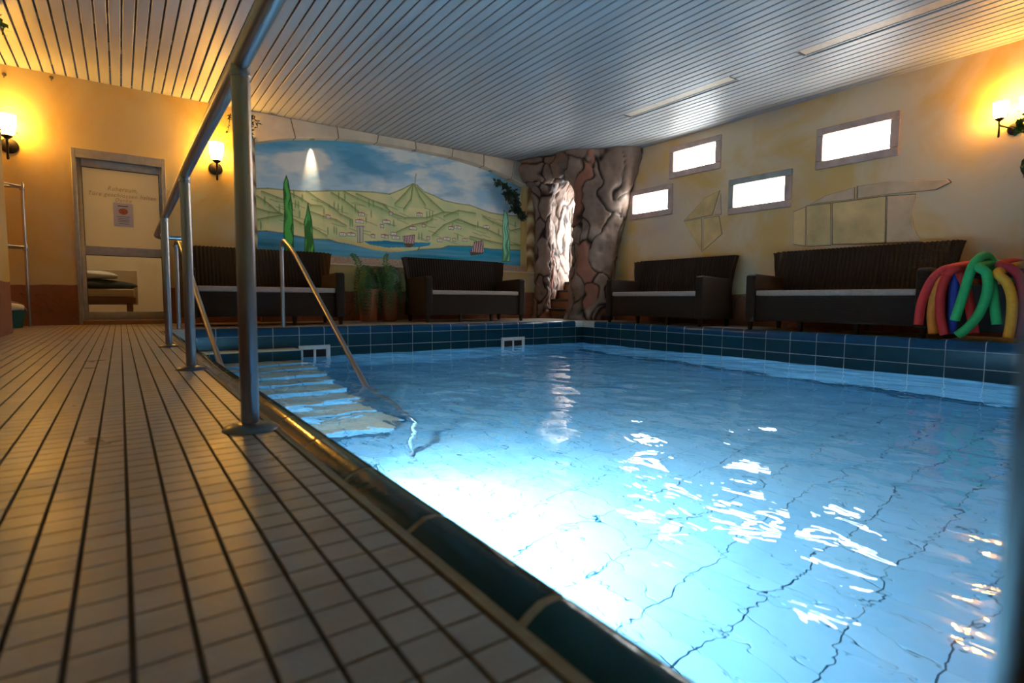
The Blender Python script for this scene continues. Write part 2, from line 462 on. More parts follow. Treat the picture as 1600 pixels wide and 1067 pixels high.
# ---- mural: a painting, pigment per vertex of one flat sheet
sky = [(1.441, 1.682), (1.589, 1.704), (1.782, 1.709), (2.069, 1.721), (2.339, 1.761), (2.636, 1.797), (2.981, 1.822), (3.248, 1.826), (3.238, 1.822), (3.417, 1.905), (3.532, 1.971), (3.613, 2.019), (3.683, 2.0), (3.801, 1.919), (3.958, 1.884), (4.131, 1.828), (4.386, 1.807), (4.597, 1.806), (4.758, 1.771), (4.98, 1.724), (5.237, 1.713), (5.669, 1.73)]
bank = [(1.427, 1.149), (1.562, 1.16), (1.769, 1.146), (1.897, 1.129), (2.13, 1.098), (2.358, 1.106), (2.482, 1.076), (2.674, 1.065), (3.005, 1.005), (3.239, 0.994), (3.364, 1.004), (3.479, 1.021), (3.387, 1.058)]
bank2 = [(3.143, 1.146), (3.411, 1.143), (3.907, 1.165), (3.882, 1.12), (3.713, 1.088), (3.689, 1.05), (4.08, 1.088), (4.206, 1.134), (4.598, 1.154), (5.011, 1.132), (5.691, 1.153)]
bayhouse = [(2.839, 1.115), (3.241, 1.151), (3.24, 1.044), (2.938, 1.074)]
cyp1 = [(1.821, 1.888), (1.841, 1.825), (1.859, 1.697), (1.884, 1.524), (1.892, 1.23), (1.889, 0.903), (1.785, 0.897), (1.774, 1.161), (1.787, 1.455), (1.782, 1.716), (1.788, 1.79)]
cyp2 = [(2.088, 1.567), (2.107, 1.457), (2.132, 1.339), (2.136, 1.159), (2.16, 0.918), (2.03, 0.911), (2.041, 1.107), (2.034, 1.316), (2.062, 1.408)]
tree3 = [(5.259, 1.786), (5.33, 1.722), (5.349, 1.558), (5.375, 1.321), (5.384, 0.95), (5.228, 0.943), (5.24, 1.312), (5.232, 1.548)]
boat1 = [(3.446, 1.23), (3.632, 1.264), (3.626, 1.125), (3.572, 1.079), (3.502, 1.075), (3.457, 1.136)]
boat2 = [(4.679, 1.227), (4.848, 1.257), (4.866, 1.089), (4.844, 1.053), (4.62, 1.013), (4.598, 1.074), (4.63, 1.087)]
volc = [(3.613, 2.019)]
lines = [[(1.439, 1.604), (1.544, 1.545), (1.611, 1.495), (1.706, 1.418), (1.761, 1.394)], [(1.435, 1.441), (1.595, 1.407), (1.761, 1.394)], [(1.52, 1.656), (1.696, 1.605), (1.779, 1.585)], [(1.866, 1.675), (1.994, 1.624), (2.124, 1.549), (2.274, 1.549)], [(2.069, 1.729), (2.215, 1.641), (2.366, 1.574), (2.52, 1.467), (2.679, 1.403)], [(2.4, 1.746), (2.555, 1.671), (2.681, 1.592), (2.778, 1.523)], [(2.572, 1.781), (2.764, 1.71), (2.946, 1.651), (3.115, 1.604), (3.245, 1.552)], [(2.122, 1.459), (2.287, 1.414), (2.456, 1.384), (2.597, 1.318)], [(1.887, 1.347), (1.987, 1.297), (2.148, 1.25), (2.328, 1.158)], [(1.444, 1.293), (1.58, 1.334), (1.76, 1.38)], [(2.749, 1.771), (2.98, 1.702), (3.185, 1.66)], [(3.613, 2.013), (3.485, 1.861), (3.325, 1.698)], [(3.613, 2.013), (3.577, 1.788), (3.461, 1.629)], [(3.636, 2.005), (3.718, 1.846), (3.812, 1.729)], [(3.683, 1.969), (3.909, 1.803), (4.131, 1.653)], [(3.148, 1.659), (3.279, 1.549), (3.482, 1.505), (3.835, 1.538), (4.131, 1.653), (4.386, 1.655)], [(3.344, 1.285), (3.598, 1.41), (3.835, 1.473), (3.933, 1.525)], [(3.932, 1.286), (4.131, 1.455), (4.386, 1.566), (4.651, 1.499), (4.925, 1.453), (5.21, 1.357)], [(4.491, 1.531), (4.705, 1.481)], [(4.841, 1.653), (5.037, 1.578), (5.238, 1.525)], [(4.598, 1.313), (4.815, 1.283), (5.211, 1.239), (5.69, 1.234)], [(5.385, 1.466), (5.671, 1.536)], [(4.131, 1.587), (4.386, 1.7), (4.704, 1.686)]]
houses = [(2.348, 1.42), (2.819, 1.495), (2.793, 1.398), (3.121, 1.359), (2.547, 1.197), (2.668, 1.206), (2.982, 1.206), (3.154, 1.218), (3.19, 1.427), (3.257, 1.547), (3.716, 1.58), (3.609, 1.369), (3.787, 1.422), (4.257, 1.422), (4.373, 1.442), (3.858, 1.238), (4.055, 1.219), (4.181, 1.25), (4.309, 1.243), (4.504, 1.256), (4.911, 1.493), (3.187, 1.211), (3.299, 1.26), (3.332, 1.211)]
trees = [(1.551, 1.546), (1.727, 1.464), (1.908, 1.666), (2.016, 1.626), (1.927, 1.543), (1.963, 1.532), (1.975, 1.415), (2.5, 1.711), (2.584, 1.698), (2.436, 1.581), (2.49, 1.556), (2.545, 1.531), (2.73, 1.565), (2.929, 1.657), (2.996, 1.656), (2.295, 1.476), (2.344, 1.22), (2.43, 1.243), (2.461, 1.23), (1.496, 1.226), (2.654, 1.354), (2.686, 1.357), (2.884, 1.422), (2.961, 1.509), (3.836, 1.581), (3.884, 1.596), (3.933, 1.59), (3.702, 1.248), (3.75, 1.252), (4.373, 1.285), (4.283, 1.446), (4.746, 1.507), (5.324, 1.722), (5.489, 1.57), (5.152, 1.424), (3.3, 1.406)]
tower = [(2.751, 1.315), (2.841, 1.323), (2.835, 1.099), (2.756, 1.094)]

def paint_mural():
    x0, x1, z0, z1 = 1.425, 5.61, 0.86, 2.52
    nx, nz = 720, 286
    X, Z = np.meshgrid(np.linspace(x0, x1, nx), np.linspace(z0, z1, nz))
    Q = np.stack([X, Z, np.zeros_like(X)], -1)
    col = np.zeros((nz, nx, 3))
    def inside(poly):
        r = np.zeros(X.shape, bool); n = len(poly)
        for i in range(n):
            (xa, za), (xb, zb) = poly[i], poly[(i + 1) % n]
            if za == zb: continue
            c = ((za > Z) != (zb > Z)) & (X < (xb - xa) * (Z - za) / (zb - za) + xa)
            r ^= c
        return r
    def put(mask, c, a=1.0):
        mask = np.asarray(mask, float)[..., None] * a
        col[:] = col * (1 - mask) + np.array(c) * mask
    def stroke(pts, w, c, a=0.8):
        for (xa, za), (xb, zb) in zip(pts[:-1], pts[1:]):
            bx = (min(xa, xb) - 0.05 < X) & (X < max(xa, xb) + 0.05) & (min(za, zb) - 0.05 < Z) & (Z < max(za, zb) + 0.05)
            dx, dz = xb - xa, zb - za; L = dx * dx + dz * dz + 1e-9
            t = np.clip(((X - xa) * dx + (Z - za) * dz) / L, 0, 1)
            d = np.hypot(X - xa - t * dx, Z - za - t * dz)
            put(np.where(bx, np.clip(1.5 - d / w, 0, 1), 0), c, a)
    # sky
    g = np.clip((Z - 1.6) / 0.85, 0, 1)[..., None]
    col[:] = np.array((0.60, 0.74, 0.82)) * (1 - g) + np.array((0.10, 0.37, 0.56)) * g
    W1 = fbm(np.stack([X * 1.1 + Z * 1.3 + 3, Z * 4.2 - X * 0.9, Z * 0], -1), 5)
    W2 = fbm(np.stack([X * 2.0 + 9, Z * 3.0, Z * 0 + 5], -1), 5)
    put(np.clip((W1 - 0.47) * 8, 0, 1), (0.82, 0.80, 0.76), 0.85)
    put(np.clip((W2 - 0.52) * 6, 0, 1) * np.clip((2.3 - Z) * 3, 0, 1), (0.84, 0.82, 0.78), 0.8)
    put(np.clip((0.40 - W1) * 7, 0, 1), (0.04, 0.25, 0.44), 0.7)
    # hills
    sx = np.array(sorted(sky)); hz = np.interp(X, sx[:, 0], sx[:, 1])
    land = Z < hz
    f = fbm(np.stack([X * 1.6, Z * 3.5, Z * 0 + 2], -1), 4)
    f2 = fbm(np.stack([X * 3 + 4, Z * 5 + X * 2, Z * 0 + 8], -1), 4)
    base = np.array((0.74, 0.66, 0.33)) + (f - 0.5)[..., None] * np.array((0.45, 0.14, 0.10))
    base = base * (1 - np.clip((f2 - 0.5) * 4, 0, 1)[..., None] * 0.6) + np.array((0.50, 0.58, 0.26)) * np.clip((f2 - 0.5) * 4, 0, 1)[..., None] * 0.6
    gr = np.clip((X - 3.0) / 1.2, 0, 1)[..., None] * 0.35
    base = base * (1 - gr) + np.array((0.62, 0.68, 0.38)) * gr
    col[:] = np.where(land[..., None], base, col)
    stroke([(a, b - 0.004) for a, b in sorted(sky)], 0.008, (0.14, 0.20, 0.07), 0.7)
    cone = inside([(3.613, 2.02), (3.30, 1.66), (4.13, 1.66), (3.80, 1.92)])
    put(cone, (0.58, 0.58, 0.24), 0.5)
    for l in lines:
        for q in range(7): stroke([(a, b - 0.012 - 0.011 * q) for a, b in l], 0.012, (0.40, 0.54, 0.20), 0.34 - 0.045 * q)
        stroke(l, 0.007, (0.15, 0.20, 0.07), 0.75)
        stroke([(a, b - 0.014) for a, b in l], 0.014, (0.30, 0.20, 0.07), 0.3)
    for k in range(60):
        a, b = random.uniform(1.45, 5.55), random.uniform(1.2, 1.75)
        if b < np.interp(a, sx[:, 0], sx[:, 1]) - 0.05:
            stroke([(a, b), (a + 0.08, b - 0.02), (a + 0.17, b - 0.035 + random.uniform(-0.02, 0.02))], 0.006, (0.16, 0.22, 0.07), 0.5)
    for a, b in trees:
        put(np.clip(1.3 - np.hypot((X - a) / 0.010, (Z - b) / 0.05), 0, 0.3) * 3.3, (0.14, 0.30, 0.10), 0.7)
    # water
    wat = inside([(1.40, 0.80)] + bank[:10] + [(3.37, 1.0), (3.60, 1.03), (3.70, 1.05)] + bank2[6:] + [(5.7, 0.8)])
    wat |= inside(bayhouse) | inside([(3.14, 1.146), (3.41, 1.143), (3.9, 1.165), (3.88, 1.12), (3.70, 1.085), (3.36, 1.06), (3.14, 1.05)])
    ws = fbm(np.stack([X * 1.0, Z * 16, Z * 0 + 1], -1), 4)
    wc = np.array((0.07, 0.30, 0.47)) + (ws - 0.5)[..., None] * np.array((0.25, 0.40, 0.45))
    wc = wc + np.clip((X - 3.2) / 2.2, 0, 1)[..., None] * np.array((0.02, 0.16, 0.24))
    col[:] = np.where(wat[..., None], np.clip(wc, 0.02, 1), col)
    stroke(bank[:10], 0.008, (0.10, 0.08, 0.04), 0.7); stroke(bank2[4:], 0.008, (0.10, 0.08, 0.04), 0.7)
    spit = inside([(2.33, 1.125), (2.55, 1.13), (2.83, 1.09), (3.10, 1.05), (3.26, 1.02), (3.47, 1.03), (3.25, 0.985), (3.0, 1.0), (2.67, 1.06), (2.48, 1.08)])
    put(spit, (0.72, 0.56, 0.24), 0.9)
    # houses, tower, boats
    for k, (a, b) in enumerate(houses):
        w, h = 0.026 + 0.016 * (k % 3), 0.020
        put((abs(X - a) < w) & (abs(Z - b + 0.01) < h), (0.82, 0.76, 0.64), 1)
        put((abs(X - a) < w + 0.008) & (Z - b > 0.008) & (Z - b < 0.024 - abs(X - a) * 0.2), (0.50, 0.10, 0.06), 1)
        stroke([(a - w, b + 0.01), (a - w, b - 0.03), (a + w, b - 0.03), (a + w, b + 0.01)], 0.0035, (0.10, 0.05, 0.03), 0.8)
        for q in (-0.012, 0.010):
            put((abs(X - a - q) < 0.004) & (abs(Z - b + 0.012) < 0.007), (0.08, 0.06, 0.05), 0.8)
    put(inside(tower), (0.62, 0.55, 0.42), 1); stroke([(2.79, 1.3), (2.79, 1.1)], 0.010, (0.30, 0.22, 0.14)); stroke([(2.73, 1.318), (2.86, 1.325)], 0.014, (0.60, 0.50, 0.36), 1)
    stroke(tower + tower[:1], 0.004, (0.12, 0.08, 0.05), 0.8)
    for bt, n in ((boat1, 7), (boat2, 8)):
        bx = [q[0] for q in bt]; lo, hi = min(bx), max(bx); zb = min(q[1] for q in bt) + 0.055
        ins = inside(bt)
        put(ins & (Z > zb), (0.70, 0.62, 0.56), 1)
        put(ins & (Z > zb) & (np.floor((X - lo + (Z - zb) * 0.12) / ((hi - lo) / (2 * n))).astype(int) % 2 == 0), (0.28, 0.03, 0.05), 1)
        put(ins & (Z <= zb), (0.16, 0.09, 0.06), 1)
        stroke(bt + bt[:1], 0.004, (0.06, 0.04, 0.03), 0.8)
    # volcano flag of smoke
    stroke([(3.645, 2.02), (3.65, 2.10), (3.665, 2.16)], 0.010, (0.35, 0.32, 0.28), 0.8)
    # cypresses
    for poly, c, c2 in ((cyp1, (0.07, 0.32, 0.06), (0.02, 0.08, 0.02)), (cyp2, (0.08, 0.34, 0.07), (0.02, 0.08, 0.02)), (tree3, (0.28, 0.68, 0.40), (0.06, 0.24, 0.11))):
        ins = inside(poly); put(ins, c, 1)
        s = fbm(np.stack([X * 42 + np.sin(Z * 22) * 0.6, Z * 3.5, Z * 0], -1), 2)
        put(ins & (s > 0.56), c2, 0.7); put(ins & (s < 0.40), tuple(min(1, q * 1.9) for q in c), 0.6)
        stroke(poly + poly[:1], 0.006, c2, 0.9)
    col[:] = np.clip(col * 1.18 * (0.94 + 0.12 * fbm(Q * 9, 3)[..., None]), 0, 1)
    V = np.stack([X, np.full_like(X, YB + 0.135), Z], -1).reshape(-1, 3)
    i = (np.arange(nz - 1)[:, None] * nx + np.arange(nx - 1)[None]).ravel()
    F = np.stack([i, i + 1, i + nx + 1, i + nx], 1)
    me = bpy.data.meshes.new('mural'); me.vertices.add(len(V)); me.vertices.foreach_set('co', V.ravel().astype(np.float32))
    me.loops.add(F.size); me.loops.foreach_set('vertex_index', F.ravel().astype(np.int32))
    me.polygons.add(len(F)); me.polygons.foreach_set('loop_start', (np.arange(len(F)) * 4).astype(np.int32))
    me.update(calc_edges=True); me.validate()
    colattr(me, col.reshape(-1, 3))
    return me
mu = link('mural', paint_mural(), M['mural'], wb)
mu['label'] = 'painted bay with hills, volcano, cypresses and two striped sails'
# small spots under the arch
for k, (x, lit) in enumerate(((2.138, 1), (3.603, 0), (4.949, 0))):
    z = arch_z(x)
    t = thing('spot_lamp', ['lit recessed spot lamp shining down the painted sky by the tall cypress', 'unlit recessed spot lamp under the arch above the volcano', 'unlit recessed spot lamp under the arch above the striped sails'][k], 'lamp', (x, YB + 0.075, z), group='spot lamps under the arch')
    link('ring', sm('ring', lathe([(0.020, -0.008), (0.034, -0.008), (0.034, 0.012), (0.020, 0.012)], 20)), M['alu'], t)
    link('lens', sm('lens', lathe([(0.001, -0.006), (0.021, -0.006), (0.021, 0.004), (0.001, 0.004)], 20)), M['lamp_spot'] if lit else M['white_plastic'], t)
    if lit:
        ld = bpy.data.lights.new('spot_beam', 'SPOT'); ld.energy = 30 if lit else 9; ld.color = (1, 0.80, 0.52); ld.spot_size = 0.55 if lit else 2.4; ld.spot_blend = 1.0; ld.shadow_soft_size = 0.02
        lo = bpy.data.objects.new('spot_beam', ld); C.objects.link(lo); lo.parent = t; lo.location = (0, 0.015 if lit else -0.045, -0.012); lo.rotation_euler = (0.14, 0, 0)
# ---- right wall with four window openings
WIN = [(4.385, 5.21, 2.035, 2.468), (5.14, 5.947, 1.535, 1.968), (3.433, 4.253, 1.415, 1.856), (2.357, 3.172, 1.785, 2.230)]
ys = sorted({YN, 6.50} | {v for a in WIN for v in (a[0] + 0.085, a[1] - 0.072)})
zs = sorted({-0.2, H} | {v for a in WIN for v in (a[2] + 0.085, a[3] - 0.075)})
parts = []
for a, b in zip(ys[:-1], ys[1:]):
    for c, d in zip(zs[:-1], zs[1:]):
        ym, zm = (a + b) / 2, (c + d) / 2
        if any(w[0] + 0.085 < ym < w[1] - 0.072 and w[2] + 0.085 < zm < w[3] - 0.075 for w in WIN): continue
        parts.append(([(XR, a, c), (XR, b, c), (XR, b, d), (XR, a, d)], [(0, 1, 2, 3)]))
        parts.append(([(XR + 0.2, a, c), (XR + 0.2, b, c), (XR + 0.2, b, d), (XR + 0.2, a, d)], [(0, 1, 2, 3)]))
for w in WIN:
    a, b, c, d = w[0] + 0.085, w[1] - 0.072, w[2] + 0.085, w[3] - 0.075
    for q in (((a, c), (b, c)), ((b, c), (b, d)), ((b, d), (a, d)), ((a, d), (a, c))):
        (y0, z0), (y1, z1) = q
        parts.append(([(XR, y0, z0), (XR, y1, z1), (XR + 0.2, y1, z1), (XR + 0.2, y0, z0)], [(0, 1, 2, 3)]))
wr = struct('wall_right', join(parts), M['plaster_r'], 'mottled cream plaster wall with four small windows above the sofas', 'wall')
wlab = ['small window with pinkish stone frame nearest the ceiling above the first sofa', 'lowest small window with pinkish frame next to the rock pillar', 'small window with grey-green upper frame left of the painted stone blocks', 'largest-looking window with pinkish frame nearest the wall sconce']
for k, w in enumerate(WIN):
    win = thing('window_%d' % (k + 1), wlab[k], 'window', (XR, (w[0] + w[1]) / 2, w[2]), kind='structure')
    cy, cz = (w[0] + w[1]) / 2, w[2]
    a, b, c, d = w[0] - cy, w[1] - cy, 0.0, w[3] - cz
    ia, ib, ic, idd = a + 0.085, b - 0.072, 0.085, d - 0.075
    for nm, bx, mt in (('frame_bottom', box(-0.022, 0.004, a, b, 0, ic), 'frame_stone'), ('frame_top', box(-0.022, 0.004, a, b, idd, d), 'frame_slate' if k == 2 else 'frame_stone'),
                       ('frame_side', box(-0.020, 0.004, a, ia, ic + 0.003, idd - 0.003), 'frame_stone'), ('frame_side', box(-0.020, 0.004, ib, b, ic + 0.003, idd - 0.003), 'frame_slate' if k == 2 else 'frame_stone')):
        link(nm, bevel_mesh(nm, bx, 0.006, 1), M[mt], win)
    link('pane', fixn(mesh('pane', *box(0.035, 0.045, ia - 0.01, ib + 0.01, ic - 0.01, idd + 0.01))), M['pane_day'], win)
# painted stone blocks on the right wall, each slightly proud of the plaster
ST = [([(4.938, 1.424), (4.61, 1.686), (4.386, 1.75), (4.486, 1.443)], 0), ([(4.938, 1.414), (4.647, 1.422), (4.629, 0.969)], 0), ([(4.623, 1.419), (4.384, 1.421), (4.33, 1.182), (4.606, 0.988)], 0), ([(4.463, 1.44), (4.373, 1.709), (4.351, 1.436)], 1),
      ([(3.402, 1.354), (3.263, 1.394), (3.242, 0.941), (3.384, 0.975)], 0), ([(3.253, 1.404), (2.99, 1.398), (2.963, 0.932), (3.23, 0.94)], 0), ([(2.975, 1.396), (2.448, 1.396), (2.432, 0.913), (2.952, 0.938)], 0), ([(3.218, 1.415), (3.044, 1.488), (2.753, 1.531), (2.747, 1.407), (2.996, 1.411)], 1),
      ([(2.73, 1.538), (2.409, 1.538), (1.931, 1.476), (1.906, 1.444), (2.023, 1.391), (2.448, 1.410), (2.723, 1.407)], 1), ([(2.437, 1.395), (2.189, 1.375), (2.223, 1.208), (2.188, 1.044), (2.112, 0.897), (2.423, 0.912)], 1)]
for poly, k in ST:
    cy = sum(p[0] for p in poly) / len(poly); cz = sum(p[1] for p in poly) / len(poly)
    sh = [(cy + (y - cy) * 0.98, cz + (z - cz) * 0.98) for y, z in poly]
    gr = [(cy + (y - cy) * 1.012, cz + (z - cz) * 1.012) for y, z in poly]
    st = link('stone_block', bevel_mesh('stone_block', prism(sh, XR - 0.009, XR + 0.002, 0), 0.004, 1), M['stone_pink' if k else 'stone'], wr)
    link('mortar', fixn(mesh('mortar', *prism(gr, XR - 0.003, XR + 0.001, 0))), M['mortar'], st)
# ---- ceiling
ceil = struct('ceiling', box(-1.75, 7.6, YN - 0.1, 9.0, H + 0.05, H + 0.12), M['foil'], 'grey slatted metal ceiling with dark gaps', 'ceiling')
SP, SW = 0.0932, 0.0790
def slat_mesh(y0, y1):
    prof = [(-SW / 2, 0.014), (-SW / 2, 0.003), (-SW / 2 + 0.004, 0.0), (SW / 2 - 0.004, 0.0), (SW / 2, 0.003), (SW / 2, 0.014)]
    me = fixn(mesh('slat', *prism(prof, y0, y1, 1))); me.materials.append(M['slat']); return me
full = slat_mesh(YN, YB + 0.15); al = slat_mesh(5.9, YB + 0.15); rk = slat_mesh(YN, YB + 0.15)
LUM = [(1.20, 2.745), (3.43, 4.885)]
lx = 5.205
segs = [slat_mesh(a, b) for a, b in ((YN, LUM[0][0]), (LUM[0][1], LUM[1][0]), (LUM[1][1], YB + 0.15))]
for k in range(-29, 58):
    x = 1.122 + SP * (k + 0.5)
    if x > XR - 0.03: break
    if abs(x - lx) < 0.10:
        for s in segs: link('slat', s, None, ceil, (x, 0, H))
    else:
        link('slat', al if x < XL - 0.05 else full, None, ceil, (x, 0, H))
link('edge_strip', fixn(mesh('edge_strip', *box(XR - 0.035, XR, YN, 6.3, H - 0.004, H + 0.02))), M['slat'], ceil)
for k, (a, b) in enumerate(LUM):
    t = thing('ceiling_luminaire', ['unlit strip luminaire in the ceiling towards the wall sconce', 'unlit strip luminaire in the ceiling towards the rock portal'][k], 'lamp', (lx, (a + b) / 2, H), group='strip luminaires in the slatted ceiling')
    L = (b - a) / 2
    link('panel', fixn(mesh('panel', *box(-0.062, 0.062, -L + 0.012, L - 0.012, 0.004, 0.012))), M['beige_panel'], t)
    for s in (-1, 1):
        link('end_cap', fixn(mesh('end_cap', *box(-0.066, 0.066, s * L - 0.012, s * L + 0.012, 0.0, 0.014))), M['black'], t)
        link('side_rail', fixn(mesh('side_rail', *box(s * 0.072 - 0.008, s * 0.072 + 0.008, -L, L, -0.001, 0.014))), M['slat'], t)
# ------------------------------------------------------------------ pool
pool = thing('pool', 'indoor swimming pool lined with glazed tiles', 'pool', (0, 0, 0), kind='structure')
# coping: rounded glazed nosing tiles, profile (d, z): d = 0 at the pool side, CW at the deck side
CP = [(0.0, -0.068), (0.0, -0.02), (0.004, -0.004), (0.014, 0.008), (0.028, 0.013), (0.045, 0.012), (0.058, 0.006), (CW, -0.003), (CW, -0.03), (0.03, -0.068)]
CPg = [(0.0008, -0.068), (0.0008, -0.02), (0.0045, -0.0045), (0.0143, 0.0073), (0.028, 0.0122), (0.045, 0.0112), (0.0577, 0.0053), (CW - 0.0005, -0.0035), (CW - 0.0005, -0.03), (0.03, -0.068)]
def cop(prof, L): return sm('coping_tile', prism(prof, -L / 2, L / 2, 1), 0.5)
core_l = link('coping_left', sm('coping_left', prism([(PX0 - d, z) for d, z in CPg], PY0, PY1 + 0.02, 1), 0.5), M['grout_sand'], pool)
core_b = link('coping_back', sm('coping_back', prism([(PY1 + d, z) for d, z in CPg], PX0 - 0.02, PX1 + 0.02, 0), 0.5), M['grout_pale'], pool)
core_r = link('coping_right', sm('coping_right', prism([(PX1 + d, z) for d, z in CPg], PY0, PY1 + 0.02, 1), 0.5), M['grout_pale'], pool)
me_c = cop([(-d, z) for d, z in CP], 0.238); me_c.materials.append(M['coping'])
me_cb = cop([(-d, z) for d, z in CP], 0.243); me_cb.materials.append(M['coping_blue'])
for k in range(-18, 10):
    y = 1.646 - 0.25 * k - 0.125
    if PY0 < y - 0.12 and y + 0.12 < PY1: link('coping_tile', me_c, None, core_l, (PX0, y, 0))
for k in range(-7, 14):
    x = 1.967 + 0.25 * k + 0.125
    if PX0 < x - 0.12 and x + 0.12 < PX1 + 0.01:
        o = link('coping_tile', me_cb, None, core_b, (x, PY1, 0)); o.rotation_euler = (0, 0, -PI / 2)
for k in range(-3, 25):
    y = 5.299 - 0.25 * k - 0.125
    if PY0 < y - 0.12 and y + 0.12 < PY1:
        o = link('coping_tile', me_cb, None, core_r, (PX1, y, 0)); o.rotation_euler = (0, 0, PI)
# walls of the basin
wall_b = link('basin_wall_back', fixn(mesh('basin_wall_back', *box(PX0 - 0.1, PX1 + 0.1, PY1 + 0.004, PY1 + 0.2, PZ - 0.1, -0.068))), M['grout_pale'], pool)
wall_r = link('basin_wall_right', fixn(mesh('basin_wall_right', *box(PX1 + 0.004, PX1 + 0.2, PY0 - 0.1, PY1 + 0.1, PZ - 0.1, -0.068))), M['grout_pale'], pool)
link('basin_wall_left', fixn(mesh('basin_wall_left', *box(PX0 - 0.2, PX0, PY0 - 0.1, PY1 + 0.1, PZ - 0.1, -0.068))), M['tile_light'], pool)
link('basin_wall_near', fixn(mesh('basin_wall_near', *join([box(PX0 - 0.1, PX1 + 0.1, PY0 - 0.2, PY0, PZ - 0.1, -0.068), box(PX0 - CW, PX1 + CW, PY0 - CW, PY0, -0.068, 0.004)]))), M['tile_light'], pool)
base = link('basin_floor', fixn(mesh('basin_floor', *box(PX0 - 0.1, PX1 + 0.1, PY0 - 0.1, PY1 + 0.1, PZ - 0.1, PZ - 0.004))), M['grout_pool'], pool)
def flat_tile(name, w, h, mat, axis):
    g = 0.0035 if axis < 2 else 0.0032
    if axis == 1: b = box(-w / 2 + g, w / 2 - g, 0, 0.006, -h / 2 + g, h / 2 - g)
    elif axis == 0: b = box(0, 0.006, -w / 2 + g, w / 2 - g, -h / 2 + g, h / 2 - g)
    else: b = box(-w / 2 + g, w / 2 - g, -h / 2 + g, h / 2 - g, -0.006, 0)
    me = fixn(mesh(name, *b)); me.materials.append(mat); return me
rows = [(-0.070, -0.2025), (-0.2025, -0.335)]
z = -0.335
while z - 0.127 > PZ - 0.01: rows.append((z, z - 0.127)); z -= 0.127
for r, (a, b) in enumerate(rows):
    mt = M['tile_teal'] if r < 2 else M['tile_light']
    mb = flat_tile('tile', 0.25, a - b, mt, 1); mr = flat_tile('tile', 0.25, a - b, mt, 0)
    for k in range(-7, 14):
        x = 1.967 + 0.25 * k + 0.125
        if PX0 - 0.02 < x - 0.125 and x + 0.125 < PX1 + 0.12: link('tile', mb, None, wall_b, (x, PY1, (a + b) / 2))
    for k in range(-3, 25):
        y = 5.299 - 0.25 * k - 0.125
        if PY0 < y - 0.12 and y + 0.12 < PY1 + 0.05: link('tile', mr, None, wall_r, (PX1, y, (a + b) / 2))
ft = flat_tile('tile', 0.125, 0.25, M['tile_floor'], 2)
cells = []
for i in range(40):
    for j in range(26):
        x, y = PX0 + 0.0625 + 0.125 * i, PY1 - 0.125 - 0.25 * j
        if x + 0.06 > PX1 or y - 0.12 < PY0: continue
        if x < 1.42 and y > 3.4: continue
        vis = y > 0.25 + 0.12 * (x - 1) - 0.4
        cells.append((0 if vis else 1, math.hypot(x, y), x, y))
cells.sort()
for _, _, x, y in cells[:300]: link('tile', ft, None, base, (x, y, PZ))
RV, RF = join([([(a + x, b + y, c + PZ) for a, b, c in [v.co[:] for v in ft.vertices]], [tuple(p.vertices) for p in ft.polygons]) for _, _, x, y in cells[300:]])
tag(link('floor_tiles', mesh('floor_tiles', RV, RF), M['tile_floor'], base), kind='stuff')
# steps down from the back edge
for k in range(9):
    zt = -0.195 - 0.128 * k; y1 = PY1 - 0.27 * k; y0 = y1 - 0.27
    st = link('step', fixn(mesh('step', *box(PX0, 1.415, y0 + 0.006, y1 + 0.001, PZ - 0.003, zt - 0.006))), M['grout_pool'], pool)
    tm = flat_tile('tread_tile', 0.262, 0.27, M['step_tile'], 2); rm = flat_tile('riser_tile', 0.262, 0.122, M['tile_teal'] if k == 0 else M['tile_light'], 1)
    for q in range(4):
        x = PX0 + 0.131 + 0.262 * q
        link('tread_tile', tm, None, st, (x, (y0 + y1) / 2, zt)); link('riser_tile', rm, None, st, (x, y0, zt - 0.067))
# water surface
def water_mesh():
    nx, ny = 250, 320
    X, Y = np.meshgrid(np.linspace(PX0, PX1 + 0.003, nx), np.linspace(PY0, PY1 + 0.003, ny))
    q = np.stack([X * 3.1 + Y * 0.8, Y * 2.6 - X * 0.7, X * 0 + 3], -1)
    Z = WZ + 0.020 * (fbm(q, 2) - 0.5) + 0.009 * (fbm(q * 2.7 + 5, 2) - 0.5)
    V = np.stack([X, Y, Z], -1).reshape(-1, 3)
    i = (np.arange(ny - 1)[:, None] * nx + np.arange(nx - 1)[None]).ravel()
    return mesh('pool_water', V, np.stack([i, i + 1, i + nx + 1, i + nx], 1).tolist(), smooth=True)
tag(link('pool_water', water_mesh(), M['water']), 'rippled bright blue water filling the pool', 'water', kind='structure')
# underwater lamps on the long side below the handrail
for k, y in enumerate((2.05,)):
    t = thing('pool_lamp', 'round underwater lamp on the basin side under the handrail', 'lamp', (PX0, y, -0.72))
    ld = bpy.data.lights.new('pool_beam', 'SPOT'); ld.energy = 700; ld.color = (0.80, 0.93, 1.0); ld.spot_size = 2.0; ld.spot_blend = 1.0; ld.shadow_soft_size = 0.06
    lo = bpy.data.objects.new('pool_beam', ld); C.objects.link(lo); lo.parent = t; lo.location = (0.06, 0, 0)
    lo.rotation_euler = Vector((0.42, -0.10, -0.80)).to_track_quat('-Z', 'Y').to_euler()
    link('housing', sm('housing', [(lambda v, f: ([(p[2], p[0], p[1]) for p in v], f))(*lathe([(0.15, 0.0), (0.15, 0.02), (0.12, 0.03), (0.12, 0.0)], 28))][0]), M['steel'], t)
    link('lens', sm('lens', [(lambda v, f: ([(p[2], p[0], p[1]) for p in v], f))(*lathe([(0.001, 0.01), (0.12, 0.01), (0.11, 0.032), (0.001, 0.036)], 28))][0]), M['lamp_pool'], t)
